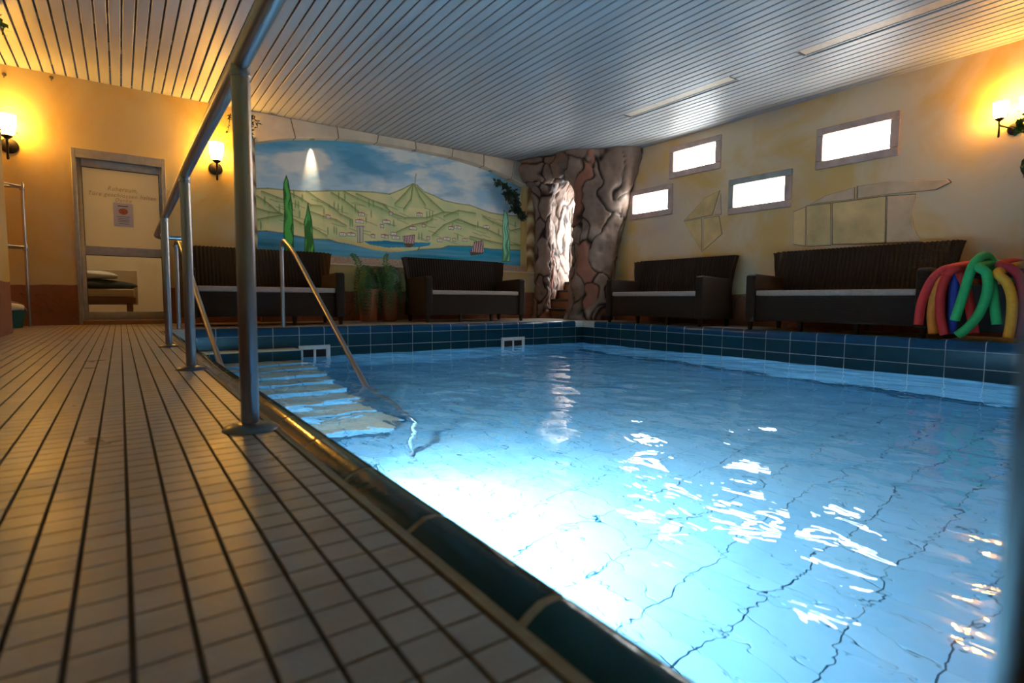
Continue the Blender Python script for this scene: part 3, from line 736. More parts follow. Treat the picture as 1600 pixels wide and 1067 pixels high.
# skimmers in the back wall of the basin
for k, (a, b) in enumerate(((1.455, 1.775), (3.945, 4.315))):
    t = thing('skimmer', ['grey skimmer frame beside the pool steps', 'grey skimmer frame in the tiles below the middle sofa'][k], 'skimmer', ((a + b) / 2, PY1, -0.25), group='skimmers at the water line')
    w = (b - a) / 2
    link('frame', bevel_mesh('frame', box(-w, w, -0.012, 0.004, 0.028, 0.072), 0.004, 1), M['white_plastic'], t)
    link('frame', bevel_mesh('frame', box(-w, w, -0.012, 0.004, -0.13, -0.09), 0.004, 1), M['white_plastic'], t)
    for s in (-1, 0, 1):
        hw = 0.022 if s else 0.013
        link('bar', bevel_mesh('bar', box(s * (w - 0.022) - hw, s * (w - 0.022) + hw, -0.011, 0.004, -0.09, 0.03), 0.003, 1), M['white_plastic'], t)
    link('opening', fixn(mesh('opening', *box(-w + 0.02, w - 0.02, -0.003, 0.003, -0.1, 0.03))), M['void_shade'], t)  # near-black plate: painted shade in place of a real recess
# ------------------------------------------------------------------ handrail along the deck
hr = thing('handrail', 'brushed steel handrail on posts along the deck edge', 'handrail', (0.235, 2.6, 0))
hx, hy = 0.235, 2.6
def hl(pts): return [(x - hx, y - hy, z) for x, y, z in pts]
def hz(y): return 0.835 - 0.010 * y
rail = [(0.235, YN + 0.05, hz(-1.4))] + [(0.235 + 0.006 * max(0, y - 2.5), y, hz(y)) for y in (-0.5, 0.5, 1.5, 2.5, 3.5, 4.5, 5.0)] + [(0.255, 5.16, hz(5.16)), (0.275, 5.22, hz(5.2)), (0.315, 5.25, hz(5.2)), (0.46, 5.26, hz(5.2))]
link('top_rail', sm('top_rail', tube(hl(smooth_path(rail, 5)), 0.0205, 20)), M['steel'], hr)
for y in (0.0283, 1.37, 2.66, 3.95):
    link('post', sm('post', tube(hl([(0.235, y, 0.0), (0.235, y, 0.4), (0.235, y, hz(y))]), 0.0195, 24)), M['steel'], hr)
    link('flange', sm('flange', lathe([(0.020, 0.016), (0.030, 0.015), (0.056, 0.007), (0.060, 0.0)], 32, 0.0, y - hy), 0.9), M['steel_dark'], hr)
    link('collar', sm('collar', lathe([(0.0205, hz(y) - 0.036), (0.0215, hz(y) - 0.034), (0.0215, hz(y) - 0.026), (0.0205, hz(y) - 0.024)], 24, 0.0, y - hy)), M['steel'], hr)
link('added_dark_cover', sm('added_dark_cover', tube(hl([(0.235, 0.0283, 0.02), (0.235, 0.0283, 0.4), (0.235, 0.0283, 0.76)]), 0.0203, 24)), M['black'], hr)['label'] = 'added dark cover that keeps the nearest post from mirroring the pool'  # added dark cover so the near post does not mirror the bright water
# stair rails
def stair_rail(label, px, pts):
    t = thing('stair_rail', label, 'handrail', (px, 5.862, 0), group='steel stair rails at the pool steps')
    q = [(x - px, y - 5.862, z) for x, y, z in pts]
    link('pipe', sm('pipe', tube(smooth_path(q, 6), 0.0185, 18)), M['steel'], t)
    link('flange', sm('flange', lathe([(0.019, 0.012), (0.032, 0.010), (0.042, 0.0)], 24), 0.9), M['steel'], t)
stair_rail('steel stair rail sloping into the water beside the row of deck posts', 0.43, [(0.43, 5.862, 0), (0.43, 5.862, 0.4), (0.43, 5.862, 0.74), (0.435, 5.83, 0.80), (0.445, 5.76, 0.805), (0.46, 5.60, 0.72), (0.50, 4.83, 0.25), (0.53, 4.16, -0.115), (0.545, 3.7, -0.37), (0.545, 3.4, -0.53), (0.545, 3.27, -0.64), (0.545, 3.24, -0.80), (0.545, 3.24, -1.345)])
stair_rail('steel stair rail in front of the long sofa dipping into the water', 1.335, [(1.335, 5.862, 0), (1.335, 5.862, 0.4), (1.335, 5.862, 0.76), (1.335, 5.835, 0.84), (1.335, 5.76, 0.865), (1.335, 5.64, 0.83), (1.333, 5.3, 0.685), (1.33, 4.57, 0.28), (1.33, 3.58, -0.275), (1.33, 3.0, -0.60), (1.33, 2.86, -0.70), (1.33, 2.83, -0.84), (1.33, 2.83, -1.345)])
# ------------------------------------------------------------------ door and rest room
door = thing('door_1', 'grey framed glass door with lettering and a paper notice', 'door', ((DX0 + DX1) / 2, YB, 0), kind='structure')
dc = (DX0 + DX1) / 2
def dbox(x0, x1, y0, y1, z0, z1): return box(x0 - dc, x1 - dc, y0, y1, z0, z1)
for nm, b in (('door_frame', dbox(DX0, DX0 + 0.035, -0.02, 0.10, 0, DZ)), ('door_frame', dbox(DX1 - 0.035, DX1, -0.02, 0.10, 0, DZ)), ('door_frame', dbox(DX0 + 0.035, DX1 - 0.035, -0.02, 0.10, 1.77, DZ)), ('threshold', dbox(DX0 + 0.035, DX1 - 0.035, -0.01, 0.10, 0, 0.045))):
    link(nm, bevel_mesh(nm, b, 0.004, 1), M['alu'] if nm != 'threshold' else M['brown_tile'], door)
leaf = link('door_leaf', bevel_mesh('door_leaf', join([dbox(DX0 + 0.04, -0.285, 0.012, 0.062, 0.05, 1.765), dbox(0.41, DX1 - 0.04, 0.012, 0.062, 0.05, 1.765), dbox(-0.285, 0.41, 0.012, 0.062, 1.688, 1.765), dbox(-0.285, 0.41, 0.012, 0.062, 0.755, 0.85), dbox(-0.285, 0.41, 0.012, 0.062, 0.05, 0.138)]), 0.003, 1), M['alu'], door)
def milky():
    m = N('cream_film_glass'); tr = m.n('ShaderNodeBsdfTransparent'); df = m.n('ShaderNodeBsdfTranslucent'); d2 = m.n('ShaderNodeBsdfPrincipled')
    d2.inputs['Base Color'].default_value = (0.62, 0.50, 0.30, 1); d2.inputs['Roughness'].default_value = 0.08; df.inputs[0].default_value = (0.85, 0.72, 0.48, 1)
    m1 = m.n('ShaderNodeMixShader', i_Fac=0.5); m2 = m.n('ShaderNodeMixShader', i_Fac=0.25)
    m.l(df.outputs[0], m1.inputs[1]); m.l(d2.outputs[0], m1.inputs[2]); m.l(m1.outputs[0], m2.inputs[1]); m.l(tr.outputs[0], m2.inputs[2]); m.l(m2.outputs[0], m.out.inputs[0])
    return m.m
link('upper_pane', fixn(mesh('upper_pane', *dbox(-0.29, 0.415, 0.034, 0.040, 0.845, 1.693))), milky(), leaf)
link('lower_pane', fixn(mesh('lower_pane', *dbox(-0.29, 0.415, 0.034, 0.040, 0.133, 0.76))), M['glass'], leaf)
for s in (0.0005, ):
    link('gasket', fixn(mesh('gasket', *join([dbox(-0.288, -0.280, 0.016, 0.033, 0.845, 1.69), dbox(0.405, 0.413, 0.016, 0.033, 0.845, 1.69), dbox(-0.288, 0.413, 0.016, 0.033, 1.682, 1.69), dbox(-0.288, -0.280, 0.016, 0.033, 0.135, 0.757), dbox(0.405, 0.413, 0.016, 0.033, 0.135, 0.757), dbox(-0.288, 0.413, 0.016, 0.033, 0.749, 0.757)]))), M['black'], leaf)
link('door_handle', sm('door_handle', tube(smooth_path([(0.432 - dc, 0.015, 0.80), (0.432 - dc, -0.03, 0.80), (0.432 - dc, -0.045, 0.81), (0.432 - dc, -0.045, 0.90)], 4), 0.009, 10)), M['steel'], leaf)
def text(body, size, loc, mat, parent, shear=0.0, name='lettering', width=None, rot=True):
    cu = bpy.data.curves.new('t', 'FONT'); cu.body = body; cu.size = size; cu.align_x = 'CENTER'; cu.extrude = 0.0006; cu.shear = shear; cu.space_character = 1.15
    ob = bpy.data.objects.new('t', cu); C.objects.link(ob)
    me = bpy.data.meshes.new_from_object(ob.evaluated_get(bpy.context.evaluated_depsgraph_get()))
    bpy.data.objects.remove(ob)
    xs = [v.co.x for v in me.vertices]; k = (width / (max(xs) - min(xs))) if width else 1
    me.transform(Matrix(((k, 0, 0, 0), (0, 0, -1, 0), (0, 1, 0, 0), (0, 0, 0, 1))))
    me.materials.clear(); me.materials.append(mat); me.name = name
    return link(name, me, None, parent, loc)
text('Ruheraum,', 0.070, (0.068 - dc, 0.031, 1.462), M['letter'], leaf, 0.3, width=0.27)
text('Türe geschlossen halten', 0.062, (0.066 - dc, 0.031, 1.398), M['letter'], leaf, 0.3, width=0.61)
text('Danke', 0.055, (0.068 - dc, 0.031, 1.348), M['letter'], leaf, 0.3, width=0.15)
nt = tag(link('paper_notice', fixn(mesh('paper_notice', *box(-0.091, 0.091, -0.0015, 0.0005, -0.13, 0.13))), M['paper']), 'grey paper notice with an orange picture stuck on the door glass', 'notice')
nt.location = (0.066, YB + 0.0325, 1.209)
link('print_line', fixn(mesh('print_line', *box(-0.048, 0.045, -0.0025, -0.001, 0.090, 0.099))), M['ink'], nt)
link('picture', sm('picture', [(lambda v, f: ([(p[0] * 1.25, p[2] - 0.0025, p[1] + 0.036) for p in v], f))(*lathe([(0.001, 0.0), (0.034, 0.0), (0.034, 0.0012), (0.001, 0.0012)], 24))][0]), M['orange_print'], nt)
for k, (y, w) in enumerate(((-0.022, 0.06), (-0.042, 0.045), (-0.060, 0.055), (-0.075, 0.05), (-0.098, 0.045))):
    link('print_line', fixn(mesh('print_line', *box(-w, w, -0.0025, -0.001, y - 0.002, y + 0.002))), M['ink'], nt)
# rest room behind the door
struct('wall_rest_room', join([box(-1.6, -1.5, YB + 0.14, 10.2, -0.2, 2.4), box(1.6, 1.7, YB + 0.33, 10.2, -0.2, 2.4), box(-1.6, 1.7, 10.2, 10.3, -0.2, 2.4)]), M['cream'], 'cream walls of the rest room behind the glass door', 'wall')
struct('floor_rest_room', box(-1.6, 1.7, YB + 0.3, 10.3, -0.2, 0.0), M['brown_tile'], 'brown floor of the rest room behind the glass door', 'floor')
struct('ceiling_rest_room', box(-1.7, 1.8, YB + 0.14, 10.4, 2.4, 2.5), M['cream'], 'cream ceiling of the rest room behind the glass door', 'ceiling')
rl = thing('room_lamp', 'round ceiling lamp lighting the rest room behind the door', 'lamp', (0.1, 9.0, 2.4))
link('bowl', sm('bowl', lathe([(0.001, -0.09), (0.12, -0.075), (0.2, -0.04), (0.22, 0.0)], 28)), M['lamp_room'], rl)
link('rim', sm('rim', lathe([(0.22, -0.012), (0.235, -0.012), (0.235, 0.0), (0.22, 0.0)], 28)), M['alu'], rl)
lg = thing('day_bed', 'cream day bed seen through the lower door pane', 'bed', (-0.20, 8.62, 0))
link('mattress', bevel_mesh('mattress', box(-0.75, 0.35, -0.35, 0.35, 0.30, 0.40), 0.03), M['cream'], lg)
link('frame', bevel_mesh('frame', box(-0.76, 0.36, -0.36, 0.36, 0.22, 0.30), 0.01), M['brown_tile'], lg)
link('headboard', bevel_mesh('headboard', box(-0.6, 0.40, 0.37, 0.40, 0.2, 0.66), 0.01), M['cream'], lg)
for a in (-0.70, 0.30):
    for b in (-0.30, 0.30): link('leg', bevel_mesh('leg', box(a - 0.03, a + 0.03, b - 0.03, b + 0.03, 0, 0.22), 0.005, 1), M['brown_tile'], lg)
def lump(rx, ry, rz, seed, flat=0.0):
    v, f = [], []; n, s = 12, 24
    for i in range(n + 1):
        ph = PI * i / n
        for k in range(s):
            a = 2 * PI * k / s
            q = np.array([math.cos(a) * math.sin(ph), math.sin(a) * math.sin(ph), math.cos(ph)])
            d = 0.85 + 0.35 * float(fbm(q * 2.2 + seed, 3))
            v.append((q[0] * rx * d, q[1] * ry * d, max(q[2] * rz * d, -rz * 0.55)))
    for i in range(n):
        for k in range(s): f.append((i * s + k, i * s + (k + 1) % s, (i + 1) * s + (k + 1) % s, (i + 1) * s + k))
    return sm('lump', (v, f), 3)
tag(link('folded_blanket', lump(0.40, 0.28, 0.08, 2), M['dark_cloth'], None, (-0.26, 8.55, 0.437)), 'charcoal blanket folded on the day bed behind the door', 'blanket')
tag(link('towel', lump(0.24, 0.20, 0.06, 6), M['towel'], None, (-0.25, 8.52, 0.56)), 'crumpled white towel on the dark blanket behind the door', 'towel')
# ------------------------------------------------------------------ wicker sofas
HW = 0.80
def sofa_meshes():
    R = {}
    prof = [(0.0, 0.085), (0.0, 0.575), (0.012, 0.597), (0.035, 0.605), (0.10, 0.602), (0.58, 0.585), (0.66, 0.085)]
    R['arm'] = bevel_mesh('arm', prism(prof, -0.052, 0.052, 0), 0.018, 3)
    R['apron'] = bevel_mesh('apron', box(-HW + 0.10, HW - 0.10, 0.025, 0.62, 0.10, 0.365), 0.012)
    R['seat_cushion'] = bevel_mesh('seat_cushion', box(-HW + 0.105, HW - 0.105, 0.015, 0.585, 0.366, 0.424), 0.018, 3)
    # backrest: ribbed shell, flared outwards and curling forward at both ends
    nx, nz = 290, 16; v, f = [], []
    for side in (0, 1):
        for j in range(nz + 1):
            t = j / nz
            zz = 0.12 + 0.765 * t
            for i in range(nx + 1):
                u = -1 + 2 * i / nx
                hw = HW - 0.015 + 0.055 * max(0, (t - 0.45) / 0.55) ** 1.6
                x = u * hw
                y = 0.575 + 0.13 * t + 0.02 * t * t - 0.11 * max(0, abs(u) - 0.86) ** 1.5 / 0.14 ** 1.5 * (0.35 + 0.65 * t)
                rib = 0.011 * (0.5 + 0.5 * math.cos(x * 2 * PI / 0.0385))
                z2 = zz - (0.018 * max(0, abs(u) - 0.90) / 0.10 if t > 0.98 else 0)
                if t > 0.96: z2 += 0.004 * math.cos(x * 2 * PI / 0.0385)
                v.append((x, y - rib if side == 0 else y + 0.055, z2))
    n1 = (nx + 1) * (nz + 1)
    for j in range(nz):
        for i in range(nx):
            a = j * (nx + 1) + i
            f.append((a, a + 1, a + nx + 2, a + nx + 1)); f.append((n1 + a, n1 + a + nx + 1, n1 + a + nx + 2, n1 + a + 1))
    for i in range(nx):
        a = nz * (nx + 1) + i; f.append((a, a + 1, n1 + a + 1, n1 + a)); f.append((i + 1, i, n1 + i, n1 + i + 1))
    for j in range(nz):
        a = j * (nx + 1); f.append((a + nx + 1, a, n1 + a, n1 + a + nx + 1)); b = a + nx; f.append((b, b + nx + 1, n1 + b + nx + 1, n1 + b))
    R['backrest'] = sm('backrest', (v, f), 1.0)
    R['leg'] = sm('leg', ([(x * k, y * k, z) for z, k in ((0, 0.7), (0.11, 1.0)) for x, y in ((-0.022, -0.022), (0.022, -0.022), (0.022, 0.022), (-0.022, 0.022))], [(3, 2, 1, 0), (4, 5, 6, 7), (0, 1, 5, 4), (1, 2, 6, 5), (2, 3, 7, 6), (3, 0, 4, 7)]), 0.5)
    for k, me in R.items(): me.materials.append(M['cushion'] if k == 'seat_cushion' else M['wicker'])
    return R
SM = sofa_meshes()
def sofa(label, loc, rz, sx=1.0):
    t = thing('wicker_sofa', label, 'sofa', loc, rz, 'dark wicker sofas round the pool')
    t.scale = (sx, 1, 1)
    for k in ('apron', 'seat_cushion', 'backrest'): link(k, SM[k], None, t)
    for s in (-1, 1): link('arm', SM['arm'], None, t, (s * (HW - 0.052), 0, 0))
    for x, y in ((-HW + 0.045, 0.04), (HW - 0.045, 0.04), (-HW + 0.06, 0.60), (HW - 0.06, 0.60), (-0.25, 0.06), (0.25, 0.06)):
        link('leg', SM['leg'], None, t, (x, y, 0))
    return t
sofa('dark wicker sofa behind the steel stair rail beside the glass door', (1.345, 6.42, 0), 0, 1.02)
sofa('dark wicker sofa with ribbed back under the mural beside the potted ferns', (4.005, 6.42, 0), 0.0)
sofa('dark wicker sofa between the rock pillar and the painted stone corner', (5.60, 4.79, 0), -PI / 2, 0.99)
sofa('longest-looking dark wicker sofa beside the foam noodles', (5.60, 2.60, 0), -PI / 2, 1.06)
# ------------------------------------------------------------------ sconces
def sconce(label, x, y, z, rz, arms=((0.0, 0.0),), sc=1.2):
    t = thing('wall_sconce', label, 'sconce', (x, y, z), rz, 'wrought iron wall sconces')     # local -y points into the room
    link('back_plate', sm('back_plate', [(lambda v, f: ([(p[0], -p[2], p[1]) for p in v], f))(*lathe([(0.062, 0.0), (0.062, 0.008), (0.045, 0.018), (0.001, 0.022)], 24))][0]), M['iron'], t)
    t.scale = (sc, sc, sc)
    for ax, az in arms:
        link('arm', sm('arm', tube(smooth_path([(ax * 0.3, -0.015, az * 0.3), (ax * 0.7, -0.06, az - 0.02), (ax, -0.10, az + 0.0), (ax, -0.10, az + 0.06)], 6), 0.009, 10)), M['iron'], t)
        link('stem', sm('stem', lathe([(0.007, az - 0.13), (0.010, az - 0.12), (0.008, az - 0.02), (0.010, az + 0.0)], 12, ax, -0.10)), M['iron'], t)
        link('cup', sm('cup', lathe([(0.012, az + 0.035), (0.035, az + 0.05), (0.040, az + 0.062), (0.012, az + 0.066)], 20, ax, -0.10)), M['iron'], t)
        link('holder_ring', sm('holder_ring', [(lambda P: tube(P, 0.0035, 8, False))([(ax + 0.064 * math.cos(q * PI / 12), -0.10 + 0.064 * math.sin(q * PI / 12), az + 0.092) for q in range(25)])][0]), M['iron'], t)
        link('glass_shade', sm('glass_shade', lathe([(0.035, az + 0.068), (0.052, az + 0.085), (0.058, az + 0.12), (0.066, az + 0.225), (0.060, az + 0.226), (0.05, az + 0.12), (0.03, az + 0.08)], 28, ax, -0.10), 1.0), M['shade'], t)
    return t
sconce('lit iron wall sconce above the pipe rack in the alcove', -0.845, YB, 1.80, 0)
sconce('lit iron wall sconce between the glass door and the mural', 0.985, YB, 1.835, 0)
sconce('lit double iron wall sconce above the foam noodles', XR, 1.475, 1.83, -PI / 2, ((-0.105, 0.05), (0.105, 0.05)), 0.85)
# ------------------------------------------------------------------ ferns in terracotta pots
def frond_mesh(L, rise, droop, wid, upright=False):
    pts = []
    for k in range(15):
        t = k / 14
        pts.append(Vector((L * (0.05 + 0.95 * t - 0.5 * t * t) if droop else L * 0.4 * t, 0, rise * math.sin(min(1, t * (2.6 if droop else 1.2)) * PI / 2) - droop * max(0, t - 0.25) ** 1.5)))
    v, f = tube(pts, [0.004 * (1 - 0.8 * k / 14) for k in range(15)], 5)
    for k in range(1, 24):
        t = k / 24; i = min(int(t * 14), 13); u = t * 14 - i
        p = pts[i].lerp(pts[i + 1], u); d = (pts[i + 1] - pts[i]).normalized()
        w = wid * (1 - t) ** (0.75 if upright else 0.45) * min(1, 0.35 + t * 4) * (1 + 0.25 * math.sin(k * 2.4))
        for s in (-1, 1):
            side = d.cross(Vector((0, s, 0))) if upright else Vector((0, s, 0)); n0 = len(v)
            tip = p + side * w + d * w * 0.35 + Vector((0, 0, -0.15 * w))
            m = p.lerp(tip, 0.5)
            v += [p - d * 0.004, m - d * 0.012 + Vector((0, 0, 0.003)), tip, m + d * 0.012 + Vector((0, 0, 0.003))]
            f.append((n0, n0 + 1, n0 + 2, n0 + 3))
    me = mesh('frond', v, f); me.materials.append(M['fern']); return me
FR = [frond_mesh(0.50, 0.33, 1.0, 0.078), frond_mesh(0.46, 0.36, 0.75, 0.07), frond_mesh(0.42, 0.44, 0.0, 0.075, True), frond_mesh(0.42, 0.28, 1.05, 0.078)]
def fern(label, x, y, h, r, n, seed, up):
    t = thing('potted_fern', label, 'potted fern', (x, y, 0), 0, 'ferns between the sofas')
    link('pot', sm('pot', lathe([(r * 0.72, 0.0), (r * 0.80, 0.02), (r, h * 0.75), (r * 1.03, h - 0.03), (r * 1.08, h - 0.03), (r * 1.08, h), (r * 0.95, h), (r * 0.9, h - 0.03)], 32), 0.7), M['terracotta'], t)
    link('soil', sm('soil', lathe([(0.001, h - 0.035), (r * 0.93, h - 0.035), (r * 0.93, h - 0.03), (0.001, h - 0.025)], 24)), M['soil'], t)
    rg = random.Random(seed)
    for k in range(n):
        m = FR[rg.choice((0, 0, 1, 3, 3))]
        o = link('frond', m, None, t, (0, 0, h - 0.03)); o.rotation_euler = (0, rg.uniform(-0.30, 0.20), 2 * PI * k / n + rg.uniform(-0.2, 0.2))
        s = rg.uniform(0.75, 1.08); o.scale = (s * rg.uniform(0.7, 0.95), s, s)
    for a, tilt, s in up:
        o = link('frond', FR[2], None, t, (0, 0, h - 0.03)); o.rotation_euler = (0, tilt, a); o.scale = (s, s, s)
fern('potted fern with one frond reaching up beside the long sofa', 2.70, 7.10, 0.43, 0.135, 30, 1, ((PI - 0.1, 0.10, 1.12), (0.1, -0.35, 0.7)))
fern('second potted fern tucked against the ribbed sofa under the mural', 3.00, 7.10, 0.42, 0.12, 28, 2, ((0.1, -0.38, 1.1), (PI - 0.2, -0.1, 0.7)))
# ------------------------------------------------------------------ rock portal in the corner
def vor(P, seeds):
    best = np.full(P.shape[:-1], 9.0); sec = best.copy(); idx = np.zeros(P.shape[:-1], int)
    for k, s in enumerate(seeds):
        d = np.sqrt(((P - s) ** 2).sum(-1))
        nb = d < best
        sec = np.where(nb, best, np.minimum(sec, d)); idx = np.where(nb, k, idx); best = np.where(nb, d, best)
    return sec - best, idx
def rock(name, grid, parent, seed, amp=0.05, redc=None, stretch=(2.6, 2.6, 0.95), closed=True):
    """grid: (nz, ns, 3) positions and outward normals -> displaced, painted rock skin"""
    Pn, Nn = grid
    rg = np.random.RandomState(seed)
    sc = np.array(stretch)
    warp = np.stack([fbm(Pn * 2.1 + 11 * k + seed, 3) for k in range(3)], -1) - 0.5
    Q = (Pn + warp * 0.62) * sc
    lo, hi = Q.reshape(-1, 3).min(0), Q.reshape(-1, 3).max(0)
    n = int(np.prod(np.maximum(hi - lo, 0.4)) * 2.6) + 10
    seeds = lo + rg.rand(n, 3) * (hi - lo)
    e, idx = vor(Q, seeds)
    crack = np.clip(1 - e / 0.10, 0, 1) ** 1.2 * np.clip((fbm(Pn * 4 + 31 + seed, 2) - 0.24) * 6, 0, 1)
    tone = rg.rand(n)[idx]
    f = fbm(Pn * 3.1 + seed, 4); g = fbm(Pn * 9 + seed, 4)
    disp = amp * (f - 0.5) * 2.4 + 0.02 * (g - 0.5) * 2 - 0.035 * crack + 0.015 * (tone - 0.5)
    P = Pn + Nn * disp[..., None]
    c = np.array((0.215, 0.145, 0.11))[None, None] * (0.85 + 0.3 * tone[..., None]) * (0.7 + 0.6 * g[..., None])
    hl = np.clip((f - 0.52) * 5, 0, 1)[..., None]
    c = c * (1 - 0.5 * hl) + np.array((0.46, 0.36, 0.30)) * 0.5 * hl
    red = ((tone > 0.92) * 0.7)[..., None]
    c = c * (1 - red) + np.array((0.30, 0.10, 0.06)) * red
    ck = np.clip(crack * 1.5 - 0.25, 0, 1)[..., None]
    c = c * (1 - ck) + np.array((0.018, 0.012, 0.010)) * ck
    nz, ns = P.shape[:2]
    F = []
    for j in range(nz - 1):
        for i in range(ns if closed else ns - 1):
            F.append((j * ns + i, j * ns + (i + 1) % ns, (j + 1) * ns + (i + 1) % ns, (j + 1) * ns + i))
    me = mesh(name, P.reshape(-1, 3), F, smooth=True)
    colattr(me, np.clip(c, 0, 1).reshape(-1, 3))
    return link(name, me, M['rock'], parent)
rp = thing('rock_portal', 'artificial brown rock archway with dark cracks in the corner', 'rock arch', (5.9, 6.9, 0))
def loc(P): return P - np.array((5.9, 6.9, 0.0))
def pillar(cf, rf, z0, z1, nz=150, ns=150):
    T, A = np.meshgrid(np.linspace(0, 1, nz), np.linspace(0, 2 * PI, ns, endpoint=False), indexing='ij')
    Z = z0 + (z1 - z0) * T
    cx, cy = cf(Z); r = rf(A, Z)
    P = np.stack([cx + r[0] * np.cos(A), cy + r[1] * np.sin(A), Z], -1)
    Nn = np.stack([np.cos(A), np.sin(A), 0 * A], -1)
    return loc(P), Nn
def flare(Z, a, b, p=2.0): return np.clip((Z - a) / (b - a), 0, 1) ** p
# right pillar against the right wall
vdir = math.atan2(-0.66, 0.75)
def rr(A, Z):
    side = np.cos(A - vdir)
    r = 0.33 + 0.03 * flare(0.55 - Z, 0, 0.55) + np.clip(side, 0, 1) ** 1.5 * 0.50 * flare(Z, 0.9, 2.5, 1.3) + np.clip(-side, 0, 1) ** 2 * 0.34 * flare(Z, 1.85, 2.4, 2) + np.clip(-side, 0, 1) * 0.09 * flare(1.6 - Z, 0, 1.5, 1)
    return r, r
rock('rock_pillar', pillar(lambda Z: (6.165 + 0 * Z, 6.41 + 0 * Z), rr, 0.0, 2.58), rp, 5, 0.05)
# left pillar, running back as the side of the passage
def rl_(A, Z):
    r = 0.14 + 0.20 * flare(Z, 1.5, 2.5, 2) + 0.02 * flare(0.4 - Z, 0, 0.4)
    return r, r
rock('rock_pillar', pillar(lambda Z: (5.87 - 0.02 * flare(Z, 1.7, 2.5), 7.36 + 0 * Z), rl_, 0.0, 2.58), rp, 9, 0.045)
def side_wall(nz=130, ns=110):
    T, U = np.meshgrid(np.linspace(0, 1, nz), np.linspace(0, 1, ns), indexing='ij')
    X = 5.90 + 1.14 * U; Y = 7.32 + 0.65 * U; Z = 2.6 * T
    lean = 0.22 * flare(Z, 1.6, 2.5, 2)
    P = np.stack([X + lean * 0.75, Y - lean * 0.65, Z], -1)
    return loc(P), np.broadcast_to(np.array((0.57, -0.82, 0.0)), P.shape)
rock('rock_side', side_wall(), rp, 13, 0.07, closed=False)
# lintel across the top
def lintel():
    a, b, c = np.array((5.62, 7.42)), np.array((5.72, 6.95)), np.array((6.05, 6.42))
    T, A = np.meshgrid(np.linspace(0, 1, 130), np.linspace(0, 2 * PI, 70, endpoint=False), indexing='ij')
    t = T[..., None]
    cen = (1 - t) ** 2 * a + 2 * t * (1 - t) * b + t ** 2 * c
    tan = 2 * (1 - t) * (b - a) + 2 * t * (c - b); tan /= np.linalg.norm(tan, axis=-1, keepdims=True)
    nx, ny = -tan[..., 1], tan[..., 0]
    R1, R2 = 0.26, 0.24 + 0.06 * np.abs(T - 0.5)
    P = np.stack([cen[..., 0] + nx * R1 * np.cos(A), cen[..., 1] + ny * R1 * np.cos(A), 2.43 + R2 * np.sin(A)], -1)
    Nn = np.stack([nx * np.cos(A), ny * np.cos(A), np.sin(A)], -1)
    P[..., 2] = np.minimum(P[..., 2], 2.58)
    return loc(P), Nn
rock('rock_lintel', lintel(), rp, 21, 0.05, stretch=(2.2, 2.2, 2.2))
# passage behind the portal: shell, steps, daylit door
struct('wall_passage', join([box(7.06, 7.2, 6.3, 7.0, -0.2, 2.62), box(7.06, 7.2, 7.97, 9.0, -0.2, 2.62), box(7.06, 7.2, 7.0, 7.97, 2.25, 2.62), box(5.6, 7.2, 8.9, 9.05, -0.2, 2.62), box(6.5, 7.2, 6.2, 6.4, -0.2, 2.62), box(5.55, 5.8, 7.8, 9.0, -0.2, 2.62)]), M['plaster_r'], 'plaster walls of the passage behind the rock archway', 'wall')
for k in range(4):
    z1 = 0.16 * (k + 1); a = 5.95 + 0.27 * k
    d = tag(thing('passage_step', ['lowest', 'second', 'third', 'uppermost'][k] + ' brown tiled step in the passage behind the rock archway', 'step', (a, 7.5, 0), group='brown steps in the passage'), kind='structure')
    link('tread', bevel_mesh('tread', box(-0.02, 1.10 - 0.27 * k, -0.75, 1.3, z1 - 0.03, z1), 0.006, 1), M['black'] if False else M['brown_tile'], d)
    link('riser', fixn(mesh('riser', *box(0.0, 1.10 - 0.27 * k, -0.75, 1.3, 0.0, z1 - 0.03))), M['brown_tile'], d)
    link('nosing', bevel_mesh('nosing', box(-0.028, 0.0, -0.75, 1.3, z1 - 0.034, z1 + 0.004), 0.003, 1), M['black'], d)
pd = thing('door_2', 'white framed glass door with daylight in the rock passage', 'door', (7.06, 7.485, 0.64), kind='structure')
for nm, b in (('door_frame', box(-0.04, 0.06, -0.485, -0.41, 0, 1.61)), ('door_frame', box(-0.04, 0.06, 0.41, 0.485, 0, 1.61)), ('door_frame', box(-0.04, 0.06, -0.41, 0.41, 1.54, 1.61)), ('door_frame', box(-0.04, 0.06, -0.41, 0.41, 0, 0.10))):
    link(nm, bevel_mesh(nm, b, 0.006, 1), M['white_plastic'], pd)
link('pane', fixn(mesh('pane', *box(0.0, 0.012, -0.41, 0.41, 0.10, 1.54))), M['pane_door'], pd)
